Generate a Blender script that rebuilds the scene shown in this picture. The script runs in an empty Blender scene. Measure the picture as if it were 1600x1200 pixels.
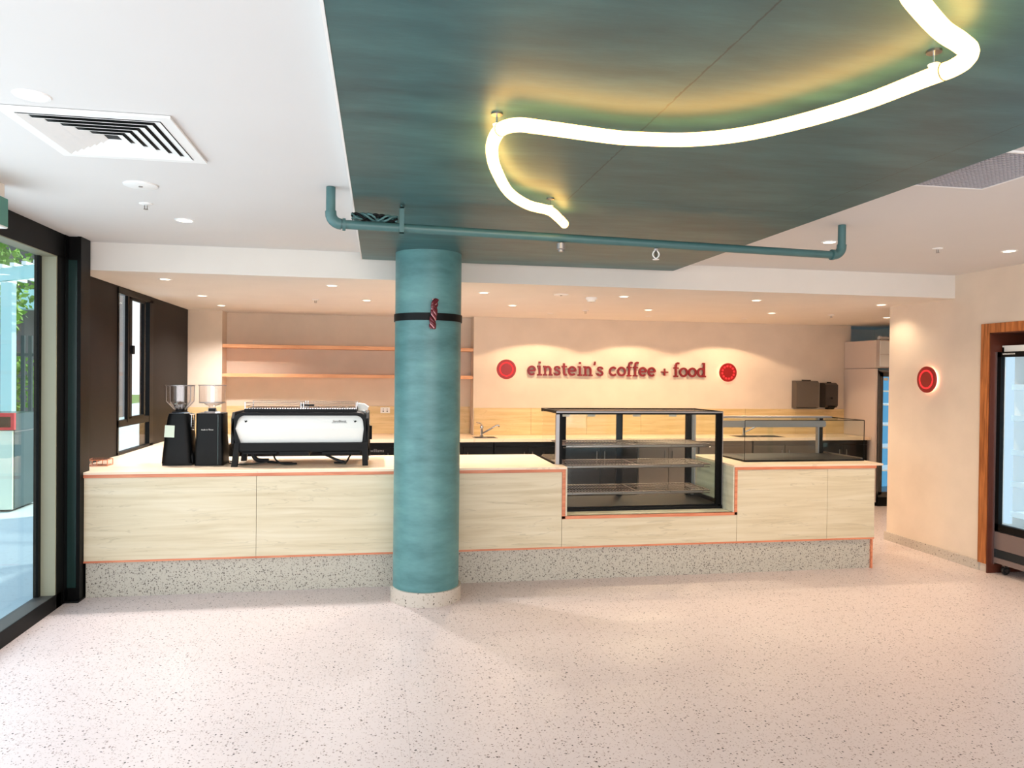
import bpy, bmesh, math, random
from mathutils import Vector, Matrix
PI = math.pi
random.seed(7)
S = bpy.context.scene
COL = S.collection

# ------------------------------------------------------------------ camera
def make_camera():
    yaw, pitch, roll = math.radians(10.12), math.radians(-.57), math.radians(.603)
    cy, sy, cp, sp, cr, sr = math.cos(yaw), math.sin(yaw), math.cos(pitch), math.sin(pitch), math.cos(roll), math.sin(roll)
    A = Matrix(((cy, -sy, 0), (0, 0, 1), (sy, cy, 0)))
    P = Matrix(((1, 0, 0), (0, cp, -sp), (0, sp, cp)))
    Z = Matrix(((cr, sr, 0), (-sr, cr, 0), (0, 0, 1)))
    M = Z @ P @ A
    R = Matrix((M[0], M[1], -M[2])).transposed()
    cd = bpy.data.cameras.new('camera')
    cd.sensor_width = 36; cd.sensor_fit = 'HORIZONTAL'
    cd.lens = 36 * 1160 / 1600
    cd.clip_start = .05; cd.clip_end = 200
    o = bpy.data.objects.new('camera', cd); COL.objects.link(o)
    o.matrix_world = Matrix.Translation((0, 0, 1.65)) @ R.to_4x4()
    S.camera = o
make_camera()

# ------------------------------------------------------------------ world, sun, daylight, exposure
W = bpy.data.worlds.new('sky'); S.world = W; W.use_nodes = True
wn = W.node_tree
bg = wn.nodes['Background']
tc = wn.nodes.new('ShaderNodeTexCoord'); sx = wn.nodes.new('ShaderNodeSeparateXYZ')
rp = wn.nodes.new('ShaderNodeValToRGB')
wn.links.new(tc.outputs['Generated'], sx.inputs[0]); wn.links.new(sx.outputs['Z'], rp.inputs[0]); wn.links.new(rp.outputs[0], bg.inputs[0])
rp.color_ramp.elements[0].color = (.92, .96, 1, 1); rp.color_ramp.elements[0].position = 0
rp.color_ramp.elements[1].color = (.55, .75, 1, 1); rp.color_ramp.elements[1].position = .7
bg.inputs[1].default_value = 1.2
def lamp(name, kind, loc, power, color, rot=(0, 0, 0), parent=None, **k):
    d = bpy.data.lights.new(name, kind); d.energy = power; d.color = color
    for a, v in k.items(): setattr(d, a, v)
    o = bpy.data.objects.new(name, d); COL.objects.link(o)
    o.location = loc; o.rotation_euler = rot
    if parent: o.parent = parent
    return o
# sun high behind the building: lights the far part of the terrace, trees and fence
lamp('sun', 'SUN', (0, 0, 20), 3.2, (1, .95, .82), rot=(math.radians(-18), math.radians(42), 0), angle=math.radians(.6))
# daylight through the shopfront behind the camera and through the side glazing
lamp('daylight_front', 'AREA', (1.0, -2.9, 1.7), 185, (1, .95, .95), rot=(math.radians(90), 0, 0), shape='RECTANGLE', size=6.5, size_y=2.2)
lamp('daylight_side', 'AREA', (-2.42, 1.6, 1.35), 78, (.97, .97, 1), rot=(math.radians(90), 0, math.radians(-90)), shape='RECTANGLE', size=6.2, size_y=2.2)
S.view_settings.view_transform = 'Standard'
try: S.view_settings.look = 'None'
except Exception: pass
S.view_settings.gamma = 1
S.view_settings.use_curve_mapping = False
S.view_settings.exposure = .52
S.cycles.max_bounces = 10; S.cycles.transparent_max_bounces = 24; S.cycles.diffuse_bounces = 5
S.cycles.caustics_reflective = False; S.cycles.caustics_refractive = False
S.cycles.sample_clamp_indirect = 6
S.cycles.use_denoising = True

# ------------------------------------------------------------------ materials
def newmat(name):
    m = bpy.data.materials.new(name); m.use_nodes = True
    return m, m.node_tree, m.node_tree.nodes['Principled BSDF']
def C4(c): return (c[0], c[1], c[2], 1)
def srgb(r, g, b):
    f = lambda v: (v / 255 / 12.92) if v / 255 <= .04045 else ((v / 255 + .055) / 1.055) ** 2.4
    return (f(r), f(g), f(b))
def plain(name, c, rough=.5, metal=0, spec=.5, noise=0, nscale=8, bump=0, bscale=60, emit=0):
    m, t, p = newmat(name)
    p.inputs['Base Color'].default_value = C4(c); p.inputs['Roughness'].default_value = rough
    p.inputs['Metallic'].default_value = metal; p.inputs['Specular IOR Level'].default_value = spec
    if emit:
        p.inputs['Emission Color'].default_value = C4(c); p.inputs['Emission Strength'].default_value = emit
    co = None
    if noise or bump:
        co = t.nodes.new('ShaderNodeTexCoord')
    if noise:
        n = t.nodes.new('ShaderNodeTexNoise'); n.inputs['Scale'].default_value = nscale; n.inputs['Detail'].default_value = 5
        r = t.nodes.new('ShaderNodeValToRGB')
        r.color_ramp.elements[0].position = .3; r.color_ramp.elements[1].position = .7
        r.color_ramp.elements[0].color = C4([v * (1 - noise) for v in c]); r.color_ramp.elements[1].color = C4([min(1, v * (1 + noise)) for v in c])
        t.links.new(co.outputs['Object'], n.inputs['Vector']); t.links.new(n.outputs[0], r.inputs[0]); t.links.new(r.outputs[0], p.inputs['Base Color'])
    if bump:
        n = t.nodes.new('ShaderNodeTexNoise'); n.inputs['Scale'].default_value = bscale; n.inputs['Detail'].default_value = 4
        b = t.nodes.new('ShaderNodeBump'); b.inputs['Strength'].default_value = bump; b.inputs['Distance'].default_value = .004
        t.links.new(co.outputs['Object'], n.inputs['Vector']); t.links.new(n.outputs[0], b.inputs['Height']); t.links.new(b.outputs[0], p.inputs['Normal'])
    return m
def mth(t, op, a, b=None, c=None):
    n = t.nodes.new('ShaderNodeMath'); n.operation = op
    for i, v in enumerate((a, b, c)):
        if v is None: continue
        if isinstance(v, (int, float)): n.inputs[i].default_value = v
        else: t.links.new(v, n.inputs[i])
    return n.outputs[0]
def mixc(t, f, a, b):
    n = t.nodes.new('ShaderNodeMix'); n.data_type = 'RGBA'
    for s, v in ((n.inputs[0], f), (n.inputs[6], a), (n.inputs[7], b)):
        if isinstance(v, (int, float)): s.default_value = v
        elif isinstance(v, tuple): s.default_value = C4(v)
        else: t.links.new(v, s)
    return n.outputs[2]
def coords(t, scale=(1, 1, 1), loc=(0, 0, 0)):
    co = t.nodes.new('ShaderNodeTexCoord'); mp = t.nodes.new('ShaderNodeMapping')
    mp.inputs['Scale'].default_value = scale; mp.inputs['Location'].default_value = loc
    t.links.new(co.outputs['Object'], mp.inputs[0])
    return mp.outputs[0]
def terrazzo(name, base, chips, rough=.45, tile=None, seam=(.45, .42, .4)):
    m, t, p = newmat(name)
    v = coords(t)
    dn = t.nodes.new('ShaderNodeTexNoise'); dn.inputs['Scale'].default_value = 90; t.links.new(v, dn.inputs['Vector'])
    vm = t.nodes.new('ShaderNodeVectorMath'); vm.operation = 'MULTIPLY_ADD'
    t.links.new(dn.outputs[1], vm.inputs[0]); vm.inputs[1].default_value = (.012,) * 3; t.links.new(v, vm.inputs[2])
    big = t.nodes.new('ShaderNodeTexNoise'); big.inputs['Scale'].default_value = 1.3; t.links.new(v, big.inputs['Vector'])
    out = mixc(t, big.outputs[0], tuple(x * .95 for x in base), tuple(min(1, x * 1.04) for x in base))
    for scale, thr, size, colr in chips:
        vo = t.nodes.new('ShaderNodeTexVoronoi'); vo.inputs['Scale'].default_value = scale
        t.links.new(vm.outputs[0], vo.inputs['Vector'])
        sp = t.nodes.new('ShaderNodeSeparateColor'); t.links.new(vo.outputs['Color'], sp.inputs[0])
        sz = mth(t, 'MULTIPLY', sp.outputs[1], size)
        a = mth(t, 'LESS_THAN', sp.outputs[0], thr)
        b = mth(t, 'LESS_THAN', vo.outputs['Distance'], mth(t, 'ADD', sz, size * .35))
        out = mixc(t, mth(t, 'MULTIPLY', a, b), out, colr)
    if tile:
        s = t.nodes.new('ShaderNodeSeparateXYZ'); t.links.new(v, s.inputs[0])
        for ax, off, step in tile:
            q = mth(t, 'ABSOLUTE', mth(t, 'WRAP', mth(t, 'SUBTRACT', s.outputs[ax], off), step / 2, -step / 2))
            out = mixc(t, mth(t, 'MULTIPLY', mth(t, 'LESS_THAN', q, .0014), .3), out, seam)
    t.links.new(out, p.inputs['Base Color']); p.inputs['Roughness'].default_value = rough
    return m
def stone(name, c1, c2, c3, rough=.4, sc=(.9, 1, 14)):
    m, t, p = newmat(name)
    v = coords(t, sc)
    n = t.nodes.new('ShaderNodeTexNoise'); n.inputs['Scale'].default_value = 1.6; n.inputs['Detail'].default_value = 7; n.inputs['Distortion'].default_value = .5
    t.links.new(v, n.inputs['Vector'])
    r = t.nodes.new('ShaderNodeValToRGB'); e = r.color_ramp.elements
    e[0].position = .3; e[0].color = C4(c1); e[1].position = .72; e[1].color = C4(c3)
    k = r.color_ramp.elements.new(.5); k.color = C4(c2)
    t.links.new(n.outputs[0], r.inputs[0])
    # thin darker veins
    n2 = t.nodes.new('ShaderNodeTexNoise'); n2.inputs['Scale'].default_value = 1.1; n2.inputs['Detail'].default_value = 4; n2.inputs['Distortion'].default_value = 1.2
    v2 = coords(t, (sc[0] * .8, 1, sc[2] * .7), (3, 1, 2)); t.links.new(v2, n2.inputs['Vector'])
    q = mth(t, 'LESS_THAN', mth(t, 'ABSOLUTE', mth(t, 'SUBTRACT', n2.outputs[0], .5)), .006)
    out = mixc(t, mth(t, 'MULTIPLY', q, .3), r.outputs[0], tuple(x * .62 for x in c1))
    t.links.new(out, p.inputs['Base Color']); p.inputs['Roughness'].default_value = rough
    return m
def timber(name, c1, c2, rough=.45, sc=(1.5, 22, 22)):
    m, t, p = newmat(name)
    v = coords(t, sc)
    n = t.nodes.new('ShaderNodeTexNoise'); n.inputs['Scale'].default_value = 2.2; n.inputs['Detail'].default_value = 8; n.inputs['Distortion'].default_value = .8
    t.links.new(v, n.inputs['Vector'])
    r = t.nodes.new('ShaderNodeValToRGB'); e = r.color_ramp.elements
    e[0].position = .35; e[0].color = C4(c1); e[1].position = .65; e[1].color = C4(c2)
    t.links.new(n.outputs[0], r.inputs[0]); t.links.new(r.outputs[0], p.inputs['Base Color']); p.inputs['Roughness'].default_value = rough
    return m
def glassmat(name, tint=(.92, .97, .96), refl=1.0):
    m = bpy.data.materials.new(name); m.use_nodes = True; t = m.node_tree
    t.nodes.remove(t.nodes['Principled BSDF'])
    tr = t.nodes.new('ShaderNodeBsdfTransparent'); tr.inputs[0].default_value = C4(tint)
    gl = t.nodes.new('ShaderNodeBsdfGlossy'); gl.inputs[0].default_value = (1, 1, 1, 1); gl.inputs['Roughness'].default_value = .02
    ge = t.nodes.new('ShaderNodeNewGeometry'); dt = t.nodes.new('ShaderNodeVectorMath'); dt.operation = 'DOT_PRODUCT'
    t.links.new(ge.outputs['Incoming'], dt.inputs[0]); t.links.new(ge.outputs['Normal'], dt.inputs[1])
    mx = t.nodes.new('ShaderNodeMixShader')
    # Schlick reflectance of a thin sheet
    k = mth(t, 'POWER', mth(t, 'SUBTRACT', 1.0, mth(t, 'ABSOLUTE', dt.outputs['Value'])), 5.0)
    f = mth(t, 'MULTIPLY', mth(t, 'MULTIPLY_ADD', k, .96, .04), refl)
    t.links.new(f, mx.inputs[0]); t.links.new(tr.outputs[0], mx.inputs[1]); t.links.new(gl.outputs[0], mx.inputs[2])
    t.links.new(mx.outputs[0], t.nodes['Material Output'].inputs[0])
    return m
def emis(name, c, s):
    m = bpy.data.materials.new(name); m.use_nodes = True; t = m.node_tree
    t.nodes.remove(t.nodes['Principled BSDF'])
    e = t.nodes.new('ShaderNodeEmission'); e.inputs[0].default_value = C4(c); e.inputs[1].default_value = s
    t.links.new(e.outputs[0], t.nodes['Material Output'].inputs[0])
    return m
def teal_concrete(name, c1, c2, c3, seams=False, sc=(1, 3.5, 1)):
    m, t, p = newmat(name)
    v = coords(t, sc)
    n = t.nodes.new('ShaderNodeTexNoise'); n.inputs['Scale'].default_value = 2.2; n.inputs['Detail'].default_value = 8; n.inputs['Roughness'].default_value = .62
    t.links.new(v, n.inputs['Vector'])
    r = t.nodes.new('ShaderNodeValToRGB'); e = r.color_ramp.elements
    e[0].position = .32; e[0].color = C4(c1); e[1].position = .7; e[1].color = C4(c3)
    k = r.color_ramp.elements.new(.5); k.color = C4(c2)
    t.links.new(n.outputs[0], r.inputs[0]); out = r.outputs[0]
    v1 = coords(t)
    vo = t.nodes.new('ShaderNodeTexVoronoi'); vo.inputs['Scale'].default_value = 6.5; t.links.new(v1, vo.inputs['Vector'])
    sp = t.nodes.new('ShaderNodeSeparateColor'); t.links.new(vo.outputs['Color'], sp.inputs[0])
    q = mth(t, 'MULTIPLY', mth(t, 'LESS_THAN', vo.outputs['Distance'], mth(t, 'MULTIPLY', sp.outputs[2], .05)), mth(t, 'LESS_THAN', sp.outputs[0], .35))
    out = mixc(t, mth(t, 'MULTIPLY', q, .5), out, tuple(x * .45 for x in c1))
    if seams:
        s = t.nodes.new('ShaderNodeSeparateXYZ'); t.links.new(v1, s.inputs[0])
        w = t.nodes.new('ShaderNodeTexNoise'); w.inputs['Scale'].default_value = 26; w.inputs['Detail'].default_value = 3; t.links.new(v1, w.inputs['Vector'])
        wob = mth(t, 'MULTIPLY', mth(t, 'SUBTRACT', w.outputs[0], .5), .012)
        rough_w = mth(t, 'MULTIPLY', w.outputs[0], .0065)
        x = mth(t, 'ADD', s.outputs[0], wob); y = mth(t, 'ADD', s.outputs[1], wob)
        a = mth(t, 'MULTIPLY', mth(t, 'LESS_THAN', mth(t, 'ABSOLUTE', mth(t, 'SUBTRACT', x, .93)), rough_w), mth(t, 'LESS_THAN', s.outputs[1], 3.66))
        b = mth(t, 'MULTIPLY', mth(t, 'LESS_THAN', mth(t, 'ABSOLUTE', mth(t, 'SUBTRACT', y, 3.68)), mth(t, 'MULTIPLY', rough_w, 1.1)), mth(t, 'GREATER_THAN', s.outputs[0], .84))
        c = mth(t, 'MULTIPLY', mth(t, 'LESS_THAN', mth(t, 'ABSOLUTE', mth(t, 'SUBTRACT', x, 2.2)), mth(t, 'MULTIPLY', rough_w, .6)), mth(t, 'LESS_THAN', s.outputs[1], 3.68))
        q = mth(t, 'MAXIMUM', mth(t, 'MAXIMUM', a, b), c)
        out = mixc(t, mth(t, 'MULTIPLY', q, .8), out, tuple(x * .3 for x in c1))
    t.links.new(out, p.inputs['Base Color']); p.inputs['Roughness'].default_value = .42
    bn = t.nodes.new('ShaderNodeBump'); bn.inputs['Strength'].default_value = .12; bn.inputs['Distance'].default_value = .01
    t.links.new(n.outputs[0], bn.inputs['Height']); t.links.new(bn.outputs[0], p.inputs['Normal'])
    return m

M = {}
M['floor'] = terrazzo('terrazzo_floor', srgb(212, 198, 195), [(115, .5, .34, srgb(180, 160, 154)), (72, .32, .28, srgb(128, 108, 100)), (46, .34, .2, srgb(46, 34, 28))], rough=.4,
                      tile=[(0, .145, .597), (1, .02, 1.194)], seam=srgb(150, 138, 132))
M['plinth'] = terrazzo('terrazzo_plinth', srgb(184, 178, 164), [(110, .6, .36, srgb(140, 132, 122)), (75, .45, .32, srgb(104, 96, 88)), (52, .3, .22, srgb(48, 40, 36))], rough=.45,
                       tile=[(0, -1.642, .597)], seam=srgb(110, 105, 98))
M['skirting'] = terrazzo('terrazzo_skirting', srgb(190, 180, 168), [(75, .6, .32, srgb(160, 150, 136)), (45, .35, .2, srgb(70, 60, 52))], rough=.45)
M['white_ceiling'] = plain('white_plaster', srgb(215, 213, 211), .8, noise=.015, nscale=1.5)
M['wall'] = plain('limewashed_plaster', srgb(216, 200, 182), .85, noise=.045, nscale=3.2, bump=.15, bscale=25)
M['bulk'] = plain('beige_plaster', srgb(222, 216, 208), .85, noise=.02, nscale=3)
M['black'] = plain('black_metal', srgb(4, 4, 4), .45, spec=.12)
M['blackwall'] = plain('dark_bronze_panel', srgb(13, 9, 8), .5, spec=.12)
M['greenish'] = plain('dark_green_glassy_metal', srgb(24, 46, 43), .2, spec=.5)
M['jamb'] = plain('pale_reflecting_jamb', srgb(150, 150, 128), .5)  # pale olive holds the light reflecting off the jamb face
M['sill'] = plain('grey_sill', srgb(78, 78, 76), .45, metal=.3)
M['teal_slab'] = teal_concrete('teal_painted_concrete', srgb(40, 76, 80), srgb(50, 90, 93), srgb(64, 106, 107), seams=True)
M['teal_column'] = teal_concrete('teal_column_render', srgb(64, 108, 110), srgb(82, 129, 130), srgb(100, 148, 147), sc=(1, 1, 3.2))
M['teal_pipe'] = plain('teal_painted_steel', srgb(64, 100, 100), .42, noise=.05)
M['stone'] = stone('travertine_panel', srgb(200, 184, 152), srgb(212, 198, 168), srgb(220, 208, 182))
M['splash'] = stone('honey_travertine', srgb(196, 168, 116), srgb(212, 184, 134), srgb(222, 198, 150))
M['worktop'] = stone('pale_worktop', srgb(226, 200, 170), srgb(234, 210, 182), srgb(240, 220, 196), rough=.3, sc=(.9, 10, 1))
M['liner'] = stone('pale_notch_lining', srgb(196, 190, 164), srgb(208, 202, 178), srgb(216, 212, 190))
M['copper'] = timber('copper_toned_timber', srgb(196, 112, 78), srgb(222, 142, 104))
M['shelf'] = timber('oak_shelf', srgb(204, 142, 96), srgb(226, 170, 124))
M['casing'] = timber('red_oak_casing', srgb(132, 72, 30), srgb(186, 112, 56), sc=(22, 22, 1.5))
M['casing_dark'] = plain('dark_reveal', srgb(84, 38, 22), .5)  # darker red-brown than the casing timber
M['glass'] = glassmat('clear_glass', (.95, .975, .97), .25)
M['window_glass'] = glassmat('window_glass', (.94, .985, .99), .6)
M['smoke_plastic'] = glassmat('hopper_plastic', (.86, .84, .84), 1.4)
M['chrome'] = plain('chrome', srgb(210, 210, 212), .12, metal=1)
M['steel'] = plain('brushed_stainless', srgb(140, 134, 130), .3, metal=1)
M['wire'] = plain('shelf_wire', srgb(126, 116, 110), .3, metal=1)
M['steel_dull'] = plain('dull_aluminium', srgb(150, 148, 148), .4, metal=.7)
M['matt_black'] = plain('matt_black_plastic', srgb(3, 4, 5), .5, spec=.2)
M['cabinet'] = plain('black_cabinet', srgb(7, 6, 6), .4, spec=.25)
M['white'] = plain('white_gloss', srgb(236, 236, 232), .2)
M['white_matt'] = plain('white_matt', srgb(232, 232, 230), .6)
M['cream_panel'] = plain('cool_room_panel', srgb(206, 192, 184), .35)
M['red'] = plain('dark_red_sign', srgb(116, 10, 22), .4)
M['red_disc'] = plain('brick_red_disc', srgb(140, 18, 20), .4)
M['red_glow'] = emis('red_ring_light', (1, .03, .03), 1.5)
M['warm_glow'] = emis('halo_light', (1, .58, .36), 16)
M['led'] = emis('warm_led_tube', (1, .58, .15), 6.5)
M['led_seam'] = plain('tube_joint', srgb(150, 130, 90), .5)
M['downlight'] = emis('downlight_lens', (1, .90, .70), 5)
M['vent_dark'] = plain('vent_shadow_gap', srgb(22, 26, 28), .7)  # near-black paints in the shade of vents, slots and hollows; also small dark parts
M['vent_mesh'] = plain('vent_grid_grey', srgb(176, 172, 176), .5)
M['exit_green'] = plain('exit_face', srgb(58, 122, 108), .4)
M['dispenser'] = plain('grey_dispenser', srgb(92, 84, 76), .4)
M['dispenser_dark'] = plain('dark_dispenser', srgb(48, 42, 38), .35)
M['fridge_blue'] = emis('glowing_fridge_back', (.13, .42, .72), .65)  # back panel itself glows; the fridge's interior light is put into its colour
M['fridge_white'] = emis('lit_fridge_strip', (.62, .82, 1), .75)
M['fridge_shelf'] = plain('glowing_white_shelf', srgb(225, 238, 245), .4, emit=.25)  # slight glow paints in the fridge light falling on the shelves
M['fridge_rail'] = plain('glowing_price_rail', srgb(190, 218, 240), .3, emit=.3)  # rail emits a little in place of the fridge light on it
M['plinth_steel'] = plain('fridge_grille', srgb(132, 118, 116), .35, metal=.5)
M['rubber'] = plain('rubber', srgb(14, 14, 14), .6)
M['pavement'] = terrazzo('concrete_pavers', srgb(206, 222, 222), [(30, .5, .3, srgb(194, 210, 210))], rough=.7, tile=[(0, .1, .8), (1, .3, .4)], seam=srgb(120, 126, 130))
M['grass'] = plain('grass', srgb(96, 132, 48), .9, noise=.35, nscale=14)
M['leaf'] = plain('sunlit_leaves', srgb(120, 160, 58), .6, noise=.4, nscale=3)
M['bark'] = plain('bark', srgb(86, 70, 54), .9)
M['cladding'] = plain('grey_brown_cladding', srgb(92, 86, 86), .7, noise=.1, nscale=2)
M['rust'] = plain('timber_cladding', srgb(138, 92, 66), .7)
M['pale_teal'] = plain('pale_teal_steel', srgb(168, 212, 212), .5)
M['fence'] = plain('dark_green_fence', srgb(20, 44, 42), .5)
M['bin_white'] = plain('bin_front', srgb(222, 234, 214), .35)
M['bin_side'] = plain('bin_side', srgb(46, 74, 74), .25, metal=.3)
M['bin_red'] = plain('bin_red', srgb(208, 40, 56), .4)
M['paper'] = plain('label_paper', srgb(206, 222, 208), .6)
M['tag'] = plain('white_tag', srgb(214, 204, 184), .5)
M['tape_red'] = plain('dark_red_cord', srgb(96, 22, 34), .35)
M['tape_pink'] = plain('pink_cord', srgb(206, 150, 156), .35)

# ------------------------------------------------------------------ mesh helpers
class MB:
    def __init__(s): s.b = bmesh.new()
    def box(s, x0, x1, y0, y1, z0, z1, bevel=0):
        if x0 > x1: x0, x1 = x1, x0
        r = bmesh.ops.create_cube(s.b, size=1)
        vs = r['verts']
        for v in vs:
            v.co = Vector(((x0 + x1) / 2 + v.co.x * (x1 - x0), (y0 + y1) / 2 + v.co.y * (y1 - y0), (z0 + z1) / 2 + v.co.z * (z1 - z0)))
        if bevel:
            es = list({e for v in vs for e in v.link_edges})
            bmesh.ops.bevel(s.b, geom=es, offset=bevel, segments=2, affect='EDGES')
        return s
    def prism(s, pts, a0, a1, axis='y'):
        """pts: list of 2D points; extruded along axis from a0 to a1"""
        def P(p, a):
            if axis == 'y': return (p[0], a, p[1])
            if axis == 'x': return (a, p[0], p[1])
            return (p[0], p[1], a)
        v0 = [s.b.verts.new(P(p, a0)) for p in pts]; v1 = [s.b.verts.new(P(p, a1)) for p in pts]
        n = len(pts)
        s.b.faces.new(v0); s.b.faces.new(v1[::-1])
        for i in range(n):
            s.b.faces.new((v0[i], v1[i], v1[(i + 1) % n], v0[(i + 1) % n]))
        return s
    def ring_prism(s, outer, inner, a0, a1):
        n = len(outer); R = []
        for a in (a0, a1):
            R.append([s.b.verts.new((p[0], a, p[1])) for p in outer]); R.append([s.b.verts.new((p[0], a, p[1])) for p in inner])
        for i in range(n):
            j = (i + 1) % n
            s.b.faces.new((R[0][i], R[0][j], R[1][j], R[1][i])); s.b.faces.new((R[2][j], R[2][i], R[3][i], R[3][j]))
            s.b.faces.new((R[0][j], R[0][i], R[2][i], R[2][j])); s.b.faces.new((R[1][i], R[1][j], R[3][j], R[3][i]))
        return s
    def tube(s, pts, r, seg=10, cap=True):
        pts = [Vector(p) for p in pts]; rings = []
        up = None
        for i, p in enumerate(pts):
            if i == 0: d = pts[1] - p
            elif i == len(pts) - 1: d = p - pts[i - 1]
            else: d = (pts[i + 1] - p).normalized() + (p - pts[i - 1]).normalized()
            d.normalize()
            if up is None:
                up = Vector((0, 0, 1)) if abs(d.z) < .9 else Vector((1, 0, 0))
            u = d.cross(up)
            if u.length < 1e-4: u = d.cross(Vector((0, 1, 0)))
            u.normalize(); w = u.cross(d).normalized(); up = w
            rr = r[i] if isinstance(r, (list, tuple)) else r
            rings.append([s.b.verts.new(p + (u * math.cos(a) + w * math.sin(a)) * rr) for a in [2 * PI * k / seg for k in range(seg)]])
        for a, b in zip(rings, rings[1:]):
            for k in range(seg):
                s.b.faces.new((a[k], a[(k + 1) % seg], b[(k + 1) % seg], b[k]))
        if cap:
            s.b.faces.new(rings[0][::-1]); s.b.faces.new(rings[-1])
        return s
    def lathe(s, cx, cy, prof, seg=32, a0=0, a1=2 * PI, closed=False):
        full = abs(a1 - a0 - 2 * PI) < 1e-6
        n = seg if full else seg + 1
        rings = []
        for k in range(n):
            a = a0 + (a1 - a0) * k / seg
            rings.append([s.b.verts.new((cx + r * math.cos(a), cy + r * math.sin(a), z)) for r, z in prof])
        for k in range(seg):
            A = rings[k]; B = rings[(k + 1) % n]
            rng = range(len(prof)) if closed else range(len(prof) - 1)
            for i in rng:
                j = (i + 1) % len(prof)
                s.b.faces.new((A[i], B[i], B[j], A[j]))
        if not closed and full:
            for i in (0, len(prof) - 1):
                if prof[i][0] > 1e-6:
                    f = [rings[k][i] for k in range(n)]
                    s.b.faces.new(f if i else f[::-1])
        return s
    def loft(s, sections):
        """sections: list of (z, [(x,y)...])"""
        R = [[s.b.verts.new((x, y, z)) for x, y in pts] for z, pts in sections]
        n = len(R[0])
        for a, b in zip(R, R[1:]):
            for k in range(n): s.b.faces.new((a[k], a[(k + 1) % n], b[(k + 1) % n], b[k]))
        s.b.faces.new(R[0][::-1]); s.b.faces.new(R[-1])
        return s
    def xf(s, mat):
        bmesh.ops.transform(s.b, matrix=mat, verts=s.b.verts); return s
    def obj(s, name, mat, parent=None, smooth=None, **tags):
        bmesh.ops.remove_doubles(s.b, verts=s.b.verts, dist=1e-6)
        bmesh.ops.recalc_face_normals(s.b, faces=s.b.faces)
        me = bpy.data.meshes.new(name); s.b.to_mesh(me); s.b.free()
        me.materials.append(M[mat] if isinstance(mat, str) else mat)
        if smooth is not None:
            me.polygons.foreach_set('use_smooth', [True] * len(me.polygons))
            try: me.set_sharp_from_angle(angle=math.radians(smooth))
            except Exception: pass
        o = bpy.data.objects.new(name, me); COL.objects.link(o)
        if parent:
            o.parent = parent
            L = Vector(parent.location)
            q = parent.parent
            while q: L += Vector(q.location); q = q.parent
            me.transform(Matrix.Translation(-L))
        for k, v in tags.items(): o[k] = v
        return o
def rrect(x0, x1, y0, y1, r, n=4):
    P = []
    for cx, cy, a in ((x1 - r, y1 - r, 0), (x0 + r, y1 - r, 90), (x0 + r, y0 + r, 180), (x1 - r, y0 + r, 270)):
        for k in range(n + 1):
            t = math.radians(a + 90 * k / n); P.append((cx + r * math.cos(t), cy + r * math.sin(t)))
    return P
def smooth_path(pts, sub=6):
    P = [Vector(p) for p in pts]; out = []
    for i in range(len(P) - 1):
        p0 = P[max(i - 1, 0)]; p1 = P[i]; p2 = P[i + 1]; p3 = P[min(i + 2, len(P) - 1)]
        for k in range(sub):
            t = k / sub
            out.append(.5 * ((2 * p1) + (p2 - p0) * t + (2 * p0 - 5 * p1 + 4 * p2 - p3) * t * t + (3 * p1 - p0 - 3 * p2 + p3) * t ** 3))
    out.append(P[-1]); return out
def thing(name, label, cat, loc=(0, 0, 0), group=None):
    o = bpy.data.objects.new(name, None); COL.objects.link(o); o.location = loc
    o.empty_display_size = .1
    o['label'] = label; o['category'] = cat
    if group: o['group'] = group
    return o
def struct(name, label, cat, loc=(0, 0, 0)):
    o = thing(name, label, cat, loc); o['kind'] = 'structure'; return o
def smesh(name, mb, mat, label, cat, **k):
    return mb.obj(name, mat, None, label=label, category=cat, kind='structure', **k)
def dup(root, loc, label, group=None):
    r = root.copy(); COL.objects.link(r); r.location = loc; r['label'] = label
    if group: r['group'] = group
    for ch in list(root.children):
        c = ch.copy(); COL.objects.link(c); c.parent = r
        for g in ch.children:
            d = g.copy(); COL.objects.link(d); d.parent = c
    return r
def text_mesh(name, body, size, loc, rot, mat, parent, depth=.0008, shear=0, **tags):
    cu = bpy.data.curves.new(name, 'FONT'); cu.body = body; cu.size = size; cu.extrude = depth; cu.shear = shear
    cu.align_x = 'CENTER'; cu.align_y = 'CENTER'; cu.resolution_u = 2
    tmp = bpy.data.objects.new('tmp', cu); COL.objects.link(tmp)
    dg = bpy.context.evaluated_depsgraph_get(); dg.update()
    me = bpy.data.meshes.new_from_object(tmp.evaluated_get(dg))
    bpy.data.objects.remove(tmp)
    from mathutils import Euler
    me.transform(Matrix.Translation(loc) @ Euler(rot).to_matrix().to_4x4())
    me.materials.clear(); me.materials.append(M[mat])
    o = bpy.data.objects.new(name, me); COL.objects.link(o)
    if parent:
        o.parent = parent; L = Vector(parent.location)
        if parent.parent: L += Vector(parent.parent.location)
        me.transform(Matrix.Translation(-L))
    for k, v in tags.items(): o[k] = v
    return o

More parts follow.
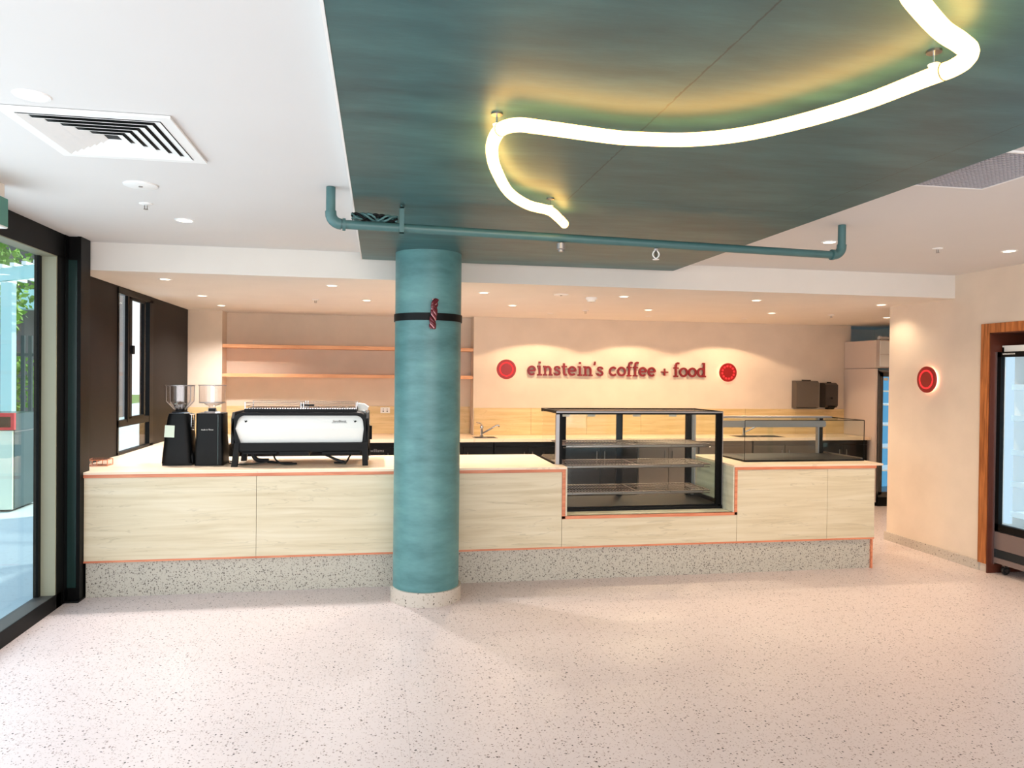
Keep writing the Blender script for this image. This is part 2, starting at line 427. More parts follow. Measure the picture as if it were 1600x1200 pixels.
# ================================================================== ROOM SHELL
CZ, LZ, TZ = 2.62, 2.41, 2.55        # main ceiling, lower ceiling, teal slab
CY = 5.85                            # counter face
smesh('floor', MB().box(-2.3, 7.4, -3, 10.1, -.2, 0), 'floor', 'pale speckled terrazzo floor with fine dark chips', 'floor')
smesh('ceiling', MB().box(-2.32, 7.4, -3, 6.0, CZ, 6.2), 'white_ceiling', 'smooth white plaster main ceiling', 'ceiling')  # carried up as an unseen block, added to shade the near terrace
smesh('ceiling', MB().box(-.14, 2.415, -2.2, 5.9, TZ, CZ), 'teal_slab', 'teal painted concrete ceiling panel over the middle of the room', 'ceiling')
smesh('trim_2', MB().box(-.150, -.141, -2.2, 5.9, TZ - .002, CZ), 'white_matt', 'thin white edge strip along the left of the teal ceiling panel', 'trim')
smesh('ceiling', MB().box(-2.32, 7.4, 6.0, 10.1, LZ, 6.2), 'bulk', 'lower beige ceiling and bulkhead above the service counter', 'ceiling')  # same unseen upward extension, there for its shade outside
# back wall with the niche for the shelves
b = MB()
b.box(-2.3, -1.87, 9.42, 10.1, 0, LZ).box(-1.87, 1.18, 9.7, 10.1, 0, LZ).box(1.18, 6.5, 9.42, 10.1, 0, LZ).box(6.5, 7.4, 10.0, 10.1, 0, LZ)
smesh('wall_back', b, 'wall', 'limewashed beige back wall with a shallow shelf niche', 'wall')
# right wall with recess for the drinks fridge
b = MB()
b.box(5.19, 7.4, 5.575, 6.88, 0, CZ).box(5.19, 7.4, -3, 4.75, 0, CZ).box(5.19, 7.4, 4.75, 5.575, 2.075, CZ).box(6.1, 7.4, 4.75, 5.575, 0, 2.075)
smesh('wall_right', b, 'wall', 'limewashed beige right wall with a timber framed recess', 'wall')
smesh('wall_side', MB().box(7.3, 7.4, 6.88, 10.1, 0, LZ), 'wall', 'beige wall at the end of the passage behind the tall cabinet', 'wall')
smesh('baseboard_right', MB().box(5.172, 5.19, 5.66, 6.895, 0, .085).box(5.172, 5.19, -3, 4.66, 0, .085), 'skirting', 'low terrazzo skirting along the right wall', 'baseboard')
# timber casing of the recess
t = struct('trim_1', 'red oak casing around the recess of the drinks fridge', 'casing', (5.19, 5.57, 0))
MB().box(5.165, 5.195, 5.575, 5.665, .075, 2.07).obj('side_casing', 'casing', t)
MB().box(5.165, 5.195, 4.66, 4.75, .075, 2.07).obj('side_casing', 'casing', t)
MB().box(5.165, 5.195, 4.66, 5.665, 2.07, 2.15).obj('head_casing', M['casing'], t)
MB().box(5.17, 5.8, 5.562, 5.575, .0, 2.07).box(5.17, 5.8, 4.75, 4.763, .0, 2.07).box(5.17, 5.8, 4.75, 5.575, 2.062, 2.075).obj('reveal_lining', 'casing_dark', t, label='darker red-brown lining inside the recess')

# ---- left: black panelled wall behind the counter with a window
XW = -2.26
b = MB()
b.box(XW - .12, XW, 5.95, 7.0, 0, LZ).box(XW - .12, XW, 8.02, 9.6, 0, LZ).box(XW - .12, XW, 7.0, 8.02, 0, .92).box(XW - .12, XW, 7.0, 8.02, 2.385, LZ)
smesh('wall_left', b, 'blackwall', 'dark bronze metal panelled left wall behind the counter', 'wall')
w = struct('window_2', 'narrow black framed side window behind the counter', 'window', (XW, 7.5, .92))
b = MB()
b.box(XW - .03, XW + .006, 7.0, 7.035, .92, 2.385).box(XW - .03, XW + .010, 7.90, 8.02, .92, 2.385).box(XW - .03, XW + .010, 7.0, 8.02, 2.345, 2.4).box(XW - .03, XW + .010, 7.0, 8.02, .92, .945)
b.box(XW - .03, XW + .006, 7.0, 8.02, 1.165, 1.225)
b.obj('window_frame', 'black', w)
sash = MB().box(XW - .018, XW + .01, 7.25, 7.285, 1.2, 2.345).box(XW - .018, XW + .004, 7.32, 7.385, 1.2, 2.345).box(XW - .018, XW + .004, 7.74, 7.775, 1.2, 2.345).box(XW - .018, XW + .004, 7.32, 7.775, 2.32, 2.345).box(XW - .018, XW + .004, 7.32, 7.775, 1.22, 1.245).obj('sliding_sash', 'black', w)
MB().box(XW + .004, XW + .03, 7.335, 7.385, 1.82, 1.90, .004).obj('latch', 'matt_black', sash)
MB().box(XW - .014, XW - .010, 7.035, 7.90, .945, 1.165).obj('lower_pane', 'window_glass', w)
MB().box(XW - .014, XW - .010, 7.035, 7.90, 1.225, 2.335).obj('upper_pane', 'window_glass', w)

# ---- left glazing (shopfront) towards the terrace
XG = -2.2
w = struct('window_1', 'tall black framed shopfront glazing on the left', 'window', (XG, 3, 0))
MB().box(XG - .12, XG, -3, 5.95, 2.452, CZ).obj('header', 'black', w)
MB().box(XG - .115, XG - .004, -3, 5.615, 2.446, 2.452).obj('header_soffit', 'jamb', w, label='pale underside of the black header')
MB().box(XG - .125, XG - .008, -3, 5.61, 0.0, .098).obj('sill', 'sill', w, label='grey top sill')
MB().box(XG - .008, XG, -3, 5.70, 0, .10).obj('sill_face', 'black', w)
MB().box(XG - .105, XG - .004, 5.61, 5.625, .098, 2.452).obj('jamb_lining', 'jamb', w, label='jamb lining with reflected light painted in as pale olive')
MB().box(XG - .15, XG, 5.625, 5.80, 0, 2.46).obj('jamb_post', 'black', w)
MB().box(XG - .125, XG - .096, 5.575, 5.61, .09, 2.452).obj('glazing_bead', 'black', w)
MB().box(XG - .112, XG - .104, -3, 5.575, .098, 2.446).obj('pane', 'window_glass', w)
MB().box(XG - .13, XG - .02, -.35, -.25, .098, 2.446).obj('mullion', 'black', w)
# corner post against the counter end
w = struct('trim_3', 'black corner post with a dark green strip beside the counter end', 'post', (-2.16, 5.85, 0))
b = MB().box(-2.235, -2.195, 5.74, 5.95, 0, CZ).box(-2.235, -2.111, 5.80, 5.96, 0, CZ).box(-2.135, -2.111, 5.785, 5.80, 0, CZ)
b.obj('post', 'black', w)
MB().box(-2.195, -2.137, 5.786, 5.80, .1, 2.45).obj('post_strip', 'greenish', w, label='dark green glossy strip')
MB().box(-2.20, -2.105, 5.75, 5.96, 0, .012).obj('foot_plate', 'matt_black', w)
MB().box(-2.3, -2.235, 5.8, 5.95, 0, CZ).obj('wall_infill', 'black', w)

# rear shopfront (behind the camera): frame only
w = struct('window_3', 'black framed shopfront opening opposite the counter', 'window', (1.5, -3, 0))
b = MB()
for x in (-2.3, .2, 2.7, 5.1): b.box(x, x + .09, -3.1, -3, 0, CZ)
b.box(-2.3, 5.19, -3.1, -3, 2.45, CZ)
b.obj('frame', 'black', w)

# ================================================================== COLUMN
c = struct('column', 'round teal concrete column with a low terrazzo base ring', 'column', (.352, 5.54, 0))
MB().lathe(.352, 5.54, [(.243, .09), (.243, TZ)], 64).obj('shaft', 'teal_column', c, smooth=40)
MB().lathe(.352, 5.54, [(.262, 0), (.262, .102), (.243, .102)], 64).obj('base_ring', 'skirting', c, smooth=40, label='speckled terrazzo base ring')
s = thing('column_strap', 'black strap wrapped around the upper part of the teal column', 'strap', (.352, 5.54, 2.04))
MB().lathe(.352, 5.54, [(.2445, 2.045), (.251, 2.045), (.251, 2.098), (.2445, 2.098)], 64, closed=True).obj('band', 'matt_black', s, smooth=40)
# knotted cord bundle on the strap
ang = math.radians(-85.5)
px, py = .352 + .256 * math.cos(ang), 5.54 + .256 * math.sin(ang)
k = thing('cord_bundle', 'dark red and pink knotted cord bundle hooked on the column strap', 'cord', (px, py - .02, 2.0))
random.seed(3)
for i, (m, rr) in enumerate((('tape_red', .011), ('tape_red', .012), ('tape_pink', .006), ('tape_red', .010), ('tape_pink', .005), ('matt_black', .007))):
    pts = []
    ph = i * 1.1
    for q in range(15):
        u = q / 14
        pts.append((px + .016 * math.sin(u * 13 + ph) + .020 * (u - .5), py - .028 + .012 * math.cos(u * 11 + ph), 1.985 + .205 * u + (.004 * math.sin(ph * 3))))
    MB().tube(smooth_path(pts, 3), rr, 7).obj('cord_strand', m, k, smooth=60)

# ================================================================== SERVICE COUNTER
cn = thing('service_counter', 'long travertine fronted service counter on a terrazzo plinth', 'counter', (1.0, CY, 0))
NX0, NX1, NZ = 1.495, 2.967, .522
ptop, pbot = .878, .272
panels = [(-2.108, -.910), (-.907, .30), (.303, 1.465)]
for x0, x1 in panels: MB().box(x0, x1, CY, CY + .02, pbot, ptop).obj('front_panel', 'stone', cn)
MB().box(1.468, 2.991, CY, CY + .02, pbot, NZ - .024).obj('front_panel', 'stone', cn)
MB().box(2.994, 3.832, CY, CY + .02, pbot, ptop).obj('front_panel', 'stone', cn)
MB().box(3.835, 4.29, CY, CY + .02, pbot, ptop).obj('front_panel', 'stone', cn)
MB().box(4.275, 4.29, CY + .02, 6.70, pbot, ptop).obj('end_panel', 'stone', cn)
# carcass behind the panels
MB().box(-2.09, NX0 - .02, CY + .02, 6.6, .25, .875).box(NX0 - .02, NX1 + .02, CY + .02, 6.6, .25, .49).box(NX1 + .02, 4.275, CY + .02, 6.6, .25, .875).obj('carcass', 'cabinet', cn)
b = MB().box(-2.11, 1.465, CY - .008, CY + .018, .880, .904).box(2.99, 4.30, CY - .008, CY + .018, .880, .904)
b.box(1.466, 1.494, CY - .007, CY + .02, .499, .902).box(2.968, 2.992, CY - .007, CY + .02, .499, .902).box(1.466, 2.992, CY - .007, CY + .02, .497, .522)
b.box(-2.11, 4.29, CY - .003, CY + .04, .258, .272)
b.box(4.264, 4.278, CY - .002, CY + .03, 0, .262)
b.obj('timber_trim', 'copper', cn, label='copper toned timber edging strip')
MB().box(-2.10, 4.264, CY + .018, 6.55, 0, .256).obj('plinth', 'plinth', cn, label='grey speckled terrazzo plinth')
b = MB().box(NX0, NX0 + .014, CY, 6.03, .522, .9035).box(NX1 - .012, NX1, CY, 6.7, .522, .9035).box(NX0, NX1, CY, 6.03, .500, .522)
b.obj('notch_lining', 'liner', cn, label='pale lining of the notch for the display case')
# worktops
wt = MB().prism([(-2.112, CY - .008), (1.506, CY - .008), (1.506, 6.06), (1.44, 6.06), (1.44, 6.86), (-1.55, 6.86), (-1.55, 8.79), (-2.262, 8.79), (-2.262, 5.96), (-2.112, 5.96)], .904, .920, 'z')
wt.obj('counter_worktop', 'worktop', None, label='pale L shaped counter worktop under the coffee machine and grinders', category='worktop')
MB().prism([(2.958, CY - .008), (4.366, CY - .008), (4.366, 6.72), (2.958, 6.72)], .904, .920, 'z').obj('counter_worktop', 'worktop', None, label='short pale worktop on the right end of the counter under the low glass case', category='worktop')
# side cabinet run under the left return
sc_ = thing('side_cabinet', 'black cabinet under the worktop along the black left wall', 'cabinet', (-1.9, 7.8, 0))
MB().box(-2.255, -1.58, 6.62, 8.78, .1, .904).obj('body', 'cabinet', sc_)
MB().box(-2.255, -1.64, 6.66, 8.76, 0, .1).obj('kickboard', 'matt_black', sc_)
for k in range(3):
    d = MB().box(-1.58, -1.562, 6.66 + k * .705, 7.35 + k * .705, .12, .89, .003).obj('door', 'cabinet', sc_)
    MB().tube([(-1.548, 7.28 + k * .705, .6), (-1.548, 7.28 + k * .705, .8)], .006, 8).obj('handle', 'steel', d)

# ---------------- back bench
BY = 8.8
MB().prism([(-2.255, BY), (6.39, BY), (6.39, 9.41), (-2.255, 9.41)], .862, .900, 'z').obj('bench_worktop', 'worktop', None, label='pale worktop of the back bench along the sign wall', category='worktop')
MB().box(-1.862, 1.172, 9.411, 9.695, .862, .900).obj('niche_ledge', 'worktop', None, label='pale ledge filling the foot of the shelf niche behind the bench', category='ledge')
b = MB().box(-2.25, -1.875, 9.400, 9.4185, .901, 1.245).obj('splashback', 'splash', None, label='short honey travertine splashback left of the shelf niche', category='splashback')
b = MB().box(-1.865, 1.17, 9.682, 9.6985, .901, 1.25).obj('splashback', 'splash', None, label='honey travertine splashback inside the shelf niche', category='splashback')
b = MB()
for k in range(7): b.box(1.19 + k * .745, 1.19 + k * .745 + .742, 9.402, 9.4185, .901, 1.245)
b.obj('splashback', 'splash', None, label='long honey travertine splashback under the lettered sign', category='splashback')
def bench_cab(x0, x1, label, mat='cabinet', drawers=0, steel=False):
    t = thing('steel_undercounter_fridge' if steel else 'bench_cabinet', label, 'fridge' if steel else 'cabinet', ((x0 + x1) / 2, 9.1, 0), 'units under the back bench')
    MB().box(x0, x1, BY + .05, 9.38, .1, .86).obj('body', mat, t)
    MB().box(x0 + .02, x1 - .02, BY + .1, 9.38, 0, .1).obj('kickboard', 'matt_black', t)
    if drawers:
        h = .74 / drawers
        for k in range(drawers):
            d = MB().box(x0 + .006, x1 - .006, BY + .03, BY + .05, .11 + k * h, .11 + (k + 1) * h - .012, .002).obj('drawer', mat, t)
            MB().tube([(x0 + .15, BY + .015, .11 + (k + 1) * h - .06), (x1 - .15, BY + .015, .11 + (k + 1) * h - .06)], .007, 8).obj('handle', 'steel', d)
    else:
        mid = (x0 + x1) / 2
        for a, c_, hx in ((x0 + .006, mid - .003, mid - .05), (mid + .003, x1 - .006, mid + .05)):
            d = MB().box(a, c_, BY + .03, BY + .05, .11, .80, .002).obj('door', mat, t)
            MB().tube([(hx, BY + .015, .52), (hx, BY + .015, .74)], .006, 8).obj('handle', 'steel', d)
        MB().box(x0 + .006, x1 - .006, BY + .032, BY + .05, .806, .856).obj('top_rail', mat, t)
    return t
fr = bench_cab(-1.50, -.32, 'black two door unit in the back bench behind the left grinder')
fr2 = bench_cab(-.31, .62, 'black two door unit with tiny grey lettering, right of the coffee machine')
text_mesh('label_text', 'williams', .05, (-.02, BY + .027, .765), (PI / 2, 0, 0), 'steel_dull', fr2)
bench_cab(.63, 1.36, 'black two door unit below the mixer tap beside the teal column')
bench_cab(1.37, 2.20, 'black two door unit behind the left half of the tall display case')
bench_cab(2.21, 3.18, 'black two door unit behind the middle of the tall display case')
bench_cab(3.19, 3.98, 'steel fronted unit seen through the right of the tall display case', 'steel', 0, True)
bench_cab(3.99, 4.72, 'steel drawer unit seen through the left of the low glass case', 'steel', 3)
bench_cab(4.73, 5.62, 'grey two door unit seen through the middle of the low glass case', 'dispenser')
bench_cab(5.63, 6.36, 'black two door unit beside the tall cream cabinet')

# shelves in the niche
MB().box(-1.868, 1.178, 9.43, 9.70, 1.965, 2.008, .002).obj('wall_shelf', 'shelf', None, label='upper oak wall shelf in the niche', category='shelf', group='oak wall shelves')
MB().box(-1.868, 1.178, 9.43, 9.70, 1.612, 1.655, .002).obj('wall_shelf', 'shelf', None, label='lower oak wall shelf in the niche', category='shelf', group='oak wall shelves')
# power outlet
t = thing('power_outlet', 'white double power outlet on the niche splashback left of the column', 'outlet', (.075, 9.68, 1.2))
MB().box(.015, .135, 9.674, 9.682, 1.165, 1.238, .002).obj('plate', 'white_matt', t)
for x in (.05, .10): MB().box(x - .006, x + .006, 9.671, 9.674, 1.208, 1.222).obj('switch', 'steel_dull', t)
for x in (.05, .10): MB().box(x - .008, x + .008, 9.6735, 9.6745, 1.18, 1.196).obj('socket', 'vent_dark', t)

# sinks and taps
def sink(x0, x1, y0, y1, label):
    t = thing('sink', label, 'sink', ((x0 + x1) / 2, y0, .9))
    MB().box(x0, x1, y0, y1, .9005, .9035, .001).obj('rim', 'steel', t)
    MB().box(x0 + .02, x1 - .02, y0 + .02, y1 - .02, .9035, .9045).obj('bowl', 'vent_dark', t)  # flat dark sheet; the shaded hollow of the bowl is only painted
    MB().tube([((x0 + x1) / 2, y0 + .1, .9045), ((x0 + x1) / 2, y0 + .1, .9065)], .03, 16).obj('drain', 'steel', t)
sink(1.13, 1.42, 8.88, 9.1, 'small steel inset basin below the tap beside the teal column')
sink(4.55, 5.2, 8.86, 9.14, 'wide steel basin seen through the low glass case')
def tap(x, y, label, flip=1):
    t = thing('mixer_tap', label, 'tap', (x, y, .9))
    MB().lathe(x, y, [(.028, .9005), (.028, .912), (.020, .918), (.020, .99), (.024, 1.0), (.024, 1.03), (.012, 1.045), (.0, 1.05)], 20).obj('body', 'chrome', t, smooth=40)
    MB().tube(smooth_path([(x + .015 * flip, y - .01, .945), (x + .08 * flip, y - .04, .985), (x + .17 * flip, y - .07, 1.04), (x + .2 * flip, y - .08, 1.045), (x + .205 * flip, y - .08, 1.025)]), [.012] * 13 + [.011] * 12, 10).obj('spout', 'chrome', t, smooth=50)
    MB().tube(smooth_path([(x, y, 1.04), (x - .02 * flip, y - .01, 1.065), (x - .07 * flip, y - .03, 1.078)]), .008, 8).obj('lever', 'chrome', t, smooth=50)
tap(1.255, 9.14, 'chrome mixer tap on the back bench beside the teal column')
tap(4.79, 9.2, 'chrome mixer tap seen through the low glass case')

# ================================================================== GLASS BLOCK on the worktop end
t = thing('glass_brick', 'small clear ribbed block at the left end of the worktop', 'block', (-2.07, 6.0, .92))
# ================================================================== TALL DISPLAY CASE
X0, X1, Y0, Y1, Z0, Z1 = 1.512, 2.948, 6.035, 6.62, .5225, 1.368
t0 = thing('display_case', 'tall black framed glass food display case with three wire shelves', 'display case', (2.2, 6.3, .5225))
b = MB()
p = .030
b.box(X0, X1, Y0, Y1, Z0, Z0 + .02)
b.box(X0, X1, Y0 + .03, Y1, Z0 + .02, Z0 + .034)
b.obj('base_deck', 'matt_black', t0)
XL = 1.455
b = MB()
b.box(XL, X1, Y0, Y0 + .012, Z1 - .03, Z1).box(XL, XL + .02, Y0, Y1, Z1 - .022, Z1).box(X1 - .02, X1, Y0, Y1, Z1 - .022, Z1).box(XL, X1, Y1 - .025, Y1, Z1 - .03, Z1)
b.box(X1 - .058, X1 - .022, Y0 + .004, Y0 + .03, Z0 + .034, Z1 - .03).box(XL + .03, XL + .055, Y0 + .004, Y0 + .03, .9205, Z1 - .03)
b.box(X1 - .022, X1, Y0, Y0 + .03, Z0 + .02, Z1 - .03)
b.box(X1 - .02, X1, Y0 + .03, Y1, Z0 + .034, Z0 + .065)
b.box(XL, XL + .014, Y0 + .03, Y1, .9205, .932)
b.obj('frame', 'black', t0)
MB().box(XL, XL + .03, Y0, Y0 + .03, .9205, Z1 - .03).box(X1 - .006, X1, Y0 - .001, Y0 + .0, Z0 + .03, Z1).box(XL + .0, X1, Y0 - .002, Y0, Z1 - .016, Z1 - .004).obj('corner_profile', 'steel_dull', t0, label='grey aluminium corner profile')
for x in (1.655, 2.195, 2.875):
    MB().box(x - .028, x + .028, Y1 - .03, Y1 - .004, Z0 + .034, Z1 - .03).obj('rear_post', 'black', t0)
MB().tube([(2.93, Y1 - .05, Z0 + .05), (2.93, Y1 - .05, Z1 - .04)], .006, 8).box(2.90, 2.925, Y1 - .045, Y1 - .03, Z0 + .034, Z1 - .03).obj('shelf_track', 'steel_dull', t0)
b = MB()
b.box(X0 + .03, X1 - .06, Y0 + .010, Y0 + .014, Z0 + .034, Z1 - .03).obj('front_pane', 'glass', t0)
MB().box(XL + .004, XL + .008, Y0 + .03, Y1 - .03, .932, Z1 - .022).obj('side_pane', 'glass', t0)
MB().box(X1 - .012, X1 - .008, Y0 + .03, Y1 - .03, Z0 + .065, Z1 - .022).obj('side_pane', 'glass', t0)
MB().box(XL + .02, X1 - .02, Y0 + .012, Y1 - .025, Z1 - .008, Z1 - .004).obj('top_pane', 'glass', t0)
MB().box(1.69, 2.165, Y1 - .018, Y1 - .014, Z0 + .04, Z1 - .035).obj('rear_door', 'glass', t0)
MB().box(2.23, 2.84, Y1 - .010, Y1 - .006, Z0 + .04, Z1 - .035).obj('rear_door', 'glass', t0)
for zc in (1.075, .900, .672):
    x0, x1, y0, y1 = 1.535, 2.86, 6.10, 6.53
    b = MB()
    for y in (y0, y1): b.tube([(x0, y, zc), (x1, y, zc)], .0055, 8)
    b.tube([(x0, y0, zc - .022), (x1, y0, zc - .022)], .004, 6)
    for x in (x0, x1, 2.2): b.tube([(x, y0, zc), (x, y1, zc)], .005, 8)
    for k in range(48):
        x = x0 + (x1 - x0) * (k + .5) / 48
        b.tube([(x, y0, zc + .004), (x, y1, zc + .004)], .0019, 4)
    for y in (y0 + .12, y0 + .28): b.tube([(x0, y, zc - .003), (x1, y, zc - .003)], .0028, 6)
    for x in (1.62, 2.06, 2.5, 2.8): b.tube([(x, y0, zc - .022), (x, y0, zc)], .003, 6)
    sh = b.obj('wire_shelf', 'wire', t0, smooth=60)
    for x in (1.60, 2.84): MB().prism([(y0 + .02, zc - .008), (y1 + .05, zc - .008), (y1 + .05, zc - .035)], x - .002, x + .002, 'x').obj('shelf_bracket', 'steel_dull', sh)
    MB().box(x0 + .03, x1 - .05, y0 + .008, y0 + .02, zc - .020, zc - .008).obj('light_bar', 'steel', sh)
for x in (1.68, 1.92, 2.355, 2.71):
    MB().box(x - .038, x + .038, Y1 - .034, Y1 - .030, 1.29, 1.335).obj('tag', 'tag', t0, label='small pale tag hanging at the top of the case')

# ================================================================== LOW GLASS CASE
t1 = thing('countertop_display', 'low frameless glass display case on the right end of the counter', 'display case', (3.75, 6.35, .92))
A0, A1, B0, B1, D0, D1 = 3.165, 4.33, 6.06, 6.64, .9205, 1.285
MB().box(A0, A1, B0, B1, D0, D0 + .014).obj('base', 'matt_black', t1)
MB().box(A0 + .004, A1 - .004, B0, B0 + .005, D0 + .014, D1).obj('front_pane', 'glass', t1)
for x in (A0, A1 - .005): MB().box(x, x + .005, B0 + .006, B1, D0 + .014, D1).obj('side_pane', 'glass', t1)
MB().box(A0, A1, B0, B1 - .1, D1 + .001, D1 + .006).obj('top_pane', 'glass', t1)
b = MB()
b.box(A0, A1, B0 - .002, B0, D1 - .001, D1 + .005).box(A0 - .001, A0 + .002, B0 - .002, B0 + .002, D0, D1).box(A1 - .003, A1 + .001, B0 - .003, B0 + .003, D0, D1).box(A1 - .006, A1 + .001, B0, B1, D1 - .002, D1 + .006)
b.box(A0, A1, B0 - .002, B0, D0, D0 + .006)
b.obj('edge_trim', 'matt_black', t1)
MB().box(A1 - .03, A1 - .006, B0 + .006, B1, D0 + .014, D0 + .026).obj('side_channel', 'steel', t1, label='bright steel channel along the right side')
MB().box(A0, A1 - .09, B1 - .14, B1 - .05, D1 - .09, D1 - .03, .008).obj('light_bar', 'steel_dull', t1, label='grey light bar under the rear top edge')
MB().box(A0, A1, B1 - .1, B1, D1 - .004, D1 + .012).obj('top_rail', 'steel_dull', t1)
MB().box(A1 - .10, A1 - .06, B1 - .035, B1 - .005, D0 + .014, D1 - .004).obj('rear_post', 'matt_black', t1)
MB().box(A0 + .01, A0 + .035, B1 - .035, B1 - .005, D0 + .014, D1 - .004).obj('rear_post', 'matt_black', t1)
MB().box(A1 - .115, A1 - .10, B1 - .04, B1 - .0, D0 + .014, D1 - .004).obj('post_face', 'steel_dull', t1)
MB().box(A0 + .04, 3.75, B1 - .022, B1 - .018, D0 + .02, D1 - .01).obj('rear_door', 'glass', t1)
MB().box(3.70, A1 - .11, B1 - .012, B1 - .008, D0 + .02, D1 - .01).obj('rear_door', 'glass', t1)
# black box behind the case at the counter end
t = thing('till_terminal', 'small black terminal box behind the right end of the low glass case', 'terminal', (4.33, 6.68, .92))

# ================================================================== ESPRESSO MACHINE (its back towards the room)
em = thing('espresso_machine', 'white and black two group espresso machine on angular legs on the counter', 'coffee machine', (-.62, 6.12, .92))
def arcpts(cx, cz, r, a0, a1, n=6): return [(cx + r * math.cos(math.radians(a0 + (a1 - a0) * k / n)), cz + r * math.sin(math.radians(a0 + (a1 - a0) * k / n))) for k in range(n + 1)]
# outline of the shell: right side mirrored from the left
def shell(xl, xr, zt, zk, zb, ins, rad):
    L = [(xl + .036, zb), (xl, zk)]
    L += [(x, z) for x, z in arcpts(xl + .014 + rad, zt - rad, rad, 165, 90, 7)]
    Rr = [(x, z) for x, z in arcpts(xr - .006 - rad, zt - rad, rad, 90, 10, 7)]
    return L + Rr + [(xr, zk), (xr - .012, zb)]
outer = shell(-1.140, -.092, 1.345, 1.222, 1.09, 0, .070)
inner = shell(-1.110, -.122, 1.322, 1.218, 1.105, 0, .056)
MB().ring_prism(outer, inner, 6.10, 6.135).obj('rear_frame', 'matt_black', em)
# white panel folded along a horizontal crease: upper half leans back, lower half tucks under
b = MB(); ZC = inner[1][1]
b.prism(inner[1:-1], 6.112, 6.12); b.prism([inner[0], inner[1], inner[-2], inner[-1]], 6.112, 6.12)
for v in b.b.verts: v.co.y += abs(v.co.z - ZC) * .22
pnl = b.obj('rear_panel', 'white', em, label='glossy white folded rear panel')
MB().prism([(x, z) for x, z in outer], 6.15, 6.60).obj('body', 'matt_black', em)
MB().box(-1.085, -.115, 6.14, 6.62, 1.03, 1.10).box(-1.10, -.11, 6.104, 6.14, 1.045, 1.106).box(-.78, -.55, 6.12, 6.5, 1.0, 1.035).box(-.45, -.15, 6.14, 6.5, 1.01, 1.035).box(-1.06, -.80, 6.14, 6.5, 1.015, 1.035).obj('chassis', 'matt_black', em)
for x, s in ((-1.125, 1), (-.098, -1)):
    for y in (6.09, 6.50):
        MB().prism([(x + .048 * (1 if s > 0 else 0) - .0, 1.11), (x - .0 - (0 if s > 0 else .040), 1.11) if s < 0 else (x + .012, 1.11), (x - .012 if s > 0 else x - .042, .9205), (x + .032 if s > 0 else x - .002, .9205)] if s > 0 else
                   [(x - .040, 1.11), (x + .008, 1.11), (x + .012, .9205), (x - .032, .9205)], y, y + .045).obj('leg', 'matt_black', em)
# side cheek frames with the forward kink
for xl in (-1.148, -.110):
    MB().prism([(6.10, 1.10), (6.10, 1.30), (6.15, 1.345), (6.56, 1.345), (6.64, 1.28), (6.66, 1.14), (6.60, 1.05), (6.14, 1.05)], xl + .008, xl + .028, 'x').obj('side_cheek', 'matt_black', em)
MB().prism([(-.185, 1.346), (-.115, 1.346), (-.085, 1.30), (-.078, 1.23), (-.100, 1.23), (-.105, 1.29), (-.13, 1.33), (-.185, 1.336)][::-1], 6.48, 6.66).obj('end_cover', 'white', em, label='pale rounded end cover')
MB().prism([(-.180, 1.346), (-.100, 1.346), (-.090, 1.375), (-.125, 1.40), (-.180, 1.405)], 6.50, 6.66).obj('corner_cap', 'white', em)
MB().tube([(-.075, 6.5, 1.205), (-.088, 6.48, 1.10), (-.082, 6.47, .96)], [.012, .012, .008], 8).box(-.082, -.060, 6.47, 6.53, 1.10, 1.215).obj('steam_lever', 'matt_black', em)
# cup tray with rails
MB().box(-1.055, -.182, 6.17, 6.58, 1.346, 1.372).obj('cup_tray', 'matt_black', em)
b = MB()
for y in (6.18, 6.57):
    for z in (1.392, 1.420): b.tube([(-1.05, y, z), (-.185, y, z)], .0028 if z > 1.4 else .002, 6)
for x in (-1.05, -.185):
    for z in (1.392, 1.420): b.tube([(x, 6.18, z), (x, 6.57, z)], .0028, 6)
for x in (-1.05, -.62, -.60, -.185):
    for y in (6.18, 6.57): b.tube([(x, y, 1.37), (x, y, 1.424)], .005, 8)
b.obj('tray_rail', 'chrome', em, smooth=50)
b = MB()
for k in range(44): b.box(-1.04 + k * .0195, -1.032 + k * .0195, 6.19, 6.56, 1.372, 1.377)
b.obj('tray_grid', 'chrome', em)
MB().box(-.60, -.52, 6.19, 6.24, 1.395, 1.408).tube([(-.63, 6.2, 1.40), (-.60, 6.2, 1.404)], .009, 8).obj('tray_clip', 'matt_black', em)
# lettering and two bird emblems on the panel
text_mesh('lettering', 'StarofBlonds', .021, (-.316, 6.1215, 1.276), (PI / 2 - .2, 0, 0), 'matt_black', pnl, shear=.25, label='small underlined black script lettering')
MB().box(-.375, -.255, 6.119, 6.123, 1.262, 1.264).obj('underline', 'matt_black', pnl)
for x in (-1.034, -.191):
    MB().prism([(x - .014, 1.282), (x - .002, 1.279), (x + .004, 1.284), (x + .013, 1.276), (x + .004, 1.271), (x + .001, 1.264), (x - .005, 1.270), (x - .012, 1.270), (x - .006, 1.275)], 6.120, 6.128).obj('emblem', 'matt_black', pnl, label='tiny black bird shaped emblem')
